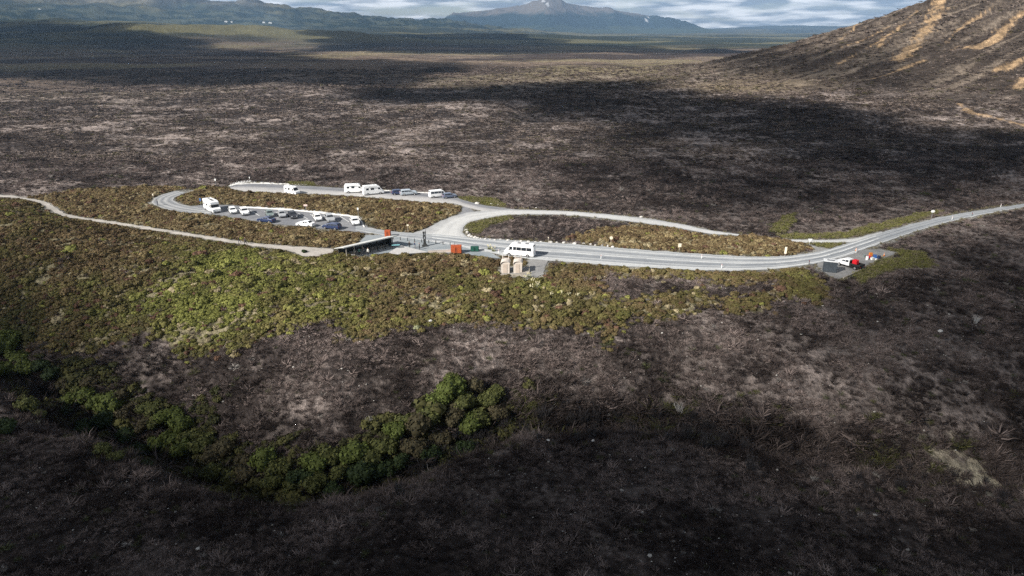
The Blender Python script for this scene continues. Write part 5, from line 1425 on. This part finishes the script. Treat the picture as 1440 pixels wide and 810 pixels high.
# timber edging of the lay-by
a = px(1186, 391.5, .07); b = px(1214, 378.5, .07)
mb = MB(); mb.tube((a[0], a[1], .2), (b[0], b[1], .2), .16, .14, 10); tag(mb.build("edging_log", TIMBER), "pale timber log edging the lay-by below the pickup", "log")

# heap of equipment on the lay-by, piece by piece
def crate(u, v, d, m, label, rz=0, z=0):
    d = tuple(q * .75 for q in d); x, y = px(u, v, .07); o = thing("gear_crate", label, "crate", (x, y, .075 + z), rz)
    mb = MB(); mb.box((0, 0, d[2] / 2), d, taper=.94); mb.build("box", m, o, .02); mb = MB(); mb.box((0, 0, d[2] + .03), (d[0] * 1.02, d[1] * 1.02, .06)); mb.build("lid", m, o, .01)
def cone(u, v, label):
    x, y = px(u, v, .07); o = thing("traffic_cone", label, "cone", (x, y, .075), .3)
    mb = MB(); mb.box((0, 0, .02), (.42, .42, .04)); mb.build("base", BLACK, o); mb = MB(); mb.tube((0, 0, .04), (0, 0, .75), .16, .03, 12); c = mb.build("cone_body", CLOTH[5], o)
    mb = MB(); mb.tube((0, 0, .4), (0, 0, .52), .105, .082, 12); mb.build("band", SIGNW, c)
def drum(u, v, m, label):
    x, y = px(u, v, .07); o = thing("steel_drum", label, "drum", (x, y, .075), 0)
    mb = MB(); mb.tube((0, 0, 0), (0, 0, .85), .29, .29, 16); mb.tube((0, 0, .28), (0, 0, .31), .3, .3, 16); mb.tube((0, 0, .56), (0, 0, .59), .3, .3, 16); mb.build("shell", m, o)
    mb = MB(); mb.tube((0, 0, .85), (0, 0, .87), .27, .27, 16); mb.build("lid", GREYSTEEL, o)
crate(1221, 363, (1.0, .7, .7), RED, "red crate in the heap of gear beside the pickup")
crate(1226.5, 365, (.9, .7, .5), SIGNW, "white crate at the front of the heap of gear", .4)
crate(1230, 362.5, (.9, .8, .8), BLUE, "blue crate in the middle of the heap of gear", -.3)
crate(1216, 361.5, (.8, .6, .6), SAGE, "pale green crate at the road end of the heap of gear", .2)
crate(1232, 366, (.7, .6, .4), WHITE, "small white crate beside the blue crate in the heap", .8)
crate(1224, 360, (.9, .6, .9), CLOTH[5], "orange crate at the back of the heap of gear", .1)
drum(1235.5, 364, NAVY, "navy drum at the scrub end of the heap of gear"); drum(1219, 365.3, WHITE, "white drum standing before the red crate")
crate(1239.5, 362.5, (1.0, .6, .4), mat("straw_cloth", (.45, .36, .24), .9), "straw coloured crate at the grassy end of the heap of gear", .5)
cone(1203.5, 353, "orange traffic cone at the near corner of the lay-by entrance"); cone(1243, 360, "orange traffic cone behind the heap of gear")

# ------------------------------------------------------------------ people
def person(u, v, rz, jacket, trousers, label, walk=0.0, h=1.72, z=None, pos=None):
    x, y = px(u, v) if pos is None else pos
    z = max(hz(x, y), 0) + .09 if z is None else z
    o = thing("person", label, "person", (x, y, z), rz)
    s = h / 1.75; w = walk
    J = [((0, 0, .95), .13), ((0, .0, 1.15), .125), ((0, 0, 1.38), .145), ((0, 0, 1.50), .06), ((.015, 0, 1.60), .085), ((.01, 0, 1.69), .09), ((0, 0, 1.74), .05),
         ((0, .09, .90), .095), ((w, .1, .50), .065), ((w * 1.1 - .1 * (w > 0), .1, .09), .045), ((w * 1.1 + .1, .1, .04), .04),
         ((0, -.09, .90), .095), ((-w * .8, -.1, .50), .065), ((-w * 1.8, -.1, .09), .045), ((-w * 1.8 + .18, -.1, .04), .04),
         ((0, .17, 1.42), .06), ((-w * .5, .24, 1.15), .045), ((.08 - w * .3, .25, .90), .035), ((.12, .25, .82), .035),
         ((0, -.17, 1.42), .06), ((w * .5, -.24, 1.15), .045), ((.08 + w * .4, -.25, .90), .035), ((.12 + w * .4, -.25, .82), .035), ((.10, 0, 1.61), .018)]
    E = [(0, 1), (1, 2), (2, 3), (3, 4), (4, 5), (5, 6), (0, 7), (7, 8), (8, 9), (9, 10), (0, 11), (11, 12), (12, 13), (13, 14), (2, 15), (15, 16), (16, 17), (17, 18), (2, 19), (19, 20), (20, 21), (21, 22), (4, 23)]
    me = bpy.data.meshes.new("body"); me.from_pydata([tuple(c * s for c in j[0]) for j in J], E, [])
    tmp = bpy.data.objects.new("body", me); C.objects.link(tmp)
    sk = tmp.modifiers.new("skin", 'SKIN'); sk.use_smooth_shade = True
    for i, j in enumerate(J):
        q = me.skin_vertices[0].data[i]; q.radius = (j[1] * s, j[1] * s); q.use_root = (i == 0)
    sb = tmp.modifiers.new("sub", 'SUBSURF'); sb.levels = 1; sb.render_levels = 1
    dg = bpy.context.evaluated_depsgraph_get(); nm = bpy.data.meshes.new_from_object(tmp.evaluated_get(dg)); bpy.data.objects.remove(tmp)
    nm.materials.clear(); [nm.materials.append(m) for m in (SKIN, jacket, trousers, BLACK)]
    for p in nm.polygons:
        c = p.center; zz = c.z / s
        p.material_index = 0 if zz > 1.49 or (zz < .88 and abs(c.y) > .2 * s and zz > .7) else 1 if zz > .93 or abs(c.y) > .2 * s else 2 if zz > .1 else 3
    link("body", nm, None, o)
    mb = MB(); v = IV1 * np.array([.098, .093, .10]) * s + np.array([-.012, 0, 1.70]) * s
    vs = [mb.bm.verts.new(q) for q in v]
    for f in IF1: mb.bm.faces.new([vs[i] for i in f])
    mb.build("hair", HAIR, o, 0, True)
    return o
person(576, 350, 1.2, CLOTH[1], CLOTH[1], "person in black standing upright on the plaza by the triangular deck")
person(583.5, 350.5, .4, CLOTH[0], CLOTH[3], "person in a dark blue jacket standing between the sculpture and another visitor", .12)
person(590, 351.5, 2.8, CLOTH[3], CLOTH[1], "person in a grey jacket close to the foot of the sculpture", .05, 1.6)
person(337, 342.8, 3.1, CLOTH[1], CLOTH[0], "walker in a black jacket, the one farther up the pale path", .2)
person(345.5, 344.2, 3.1, CLOTH[0], CLOTH[1], "walker in dark blue following behind on the pale path", .18)
person(499, 360.5, .8, CLOTH[4], CLOTH[3], "visitor in a pale jacket at the gully end of the shelter", .05)
person(505.5, 360, 2.0, mat("green_cloth", (.12, .25, .2), .9), CLOTH[1], "visitor in a green jacket under the shelter roof")
person(512, 359, 3.6, CLOTH[3], CLOTH[0], "visitor in a grey jacket seated side of the shelter front")
person(518, 359.8, 4.2, CLOTH[4], CLOTH[1], "visitor in a white top outside the shelter front", .1)
person(222, 289.5, .2, CLOTH[0], CLOTH[0], "person in blue standing on the loop road bend")
person(469, 326 - 3, 1.2, CLOTH[1], CLOTH[0], "person in black behind the navy estate car") if False else None

# ------------------------------------------------------------------ far farm buildings
for (u, v, w, lb) in ((318, 31, 34, "long white farm building far off under the dark forest"), (326, 31.5, 20, "short white farm building right of the long one under the forest"), (371, 32.2, 30, "white farm building, left of the pair below the wooded ridge"), (380, 32.8, 38, "wide white farm building, right of the pair below the wooded ridge"), (56, 14, 30, "white building on the distant slope near the frame corner"),):
    x, y = px(u, v); z = hz(x, y)
    o = thing("farm_building", lb, "building", (x, y, z - 2), R(8), "distant farm buildings")
    w *= .7; mb = MB(); mb.box((0, 0, 3), (w, 14, 10)); mb.build("wall", WHITE, o)
    mb = MB(); mb.prism([(-w / 2 - 1, 8.1), (w / 2 + 1, 8.1), (w / 2 - 2, 12), (-w / 2 + 2, 12)], -8, 8); mb.build("roof", ROOFST, o)
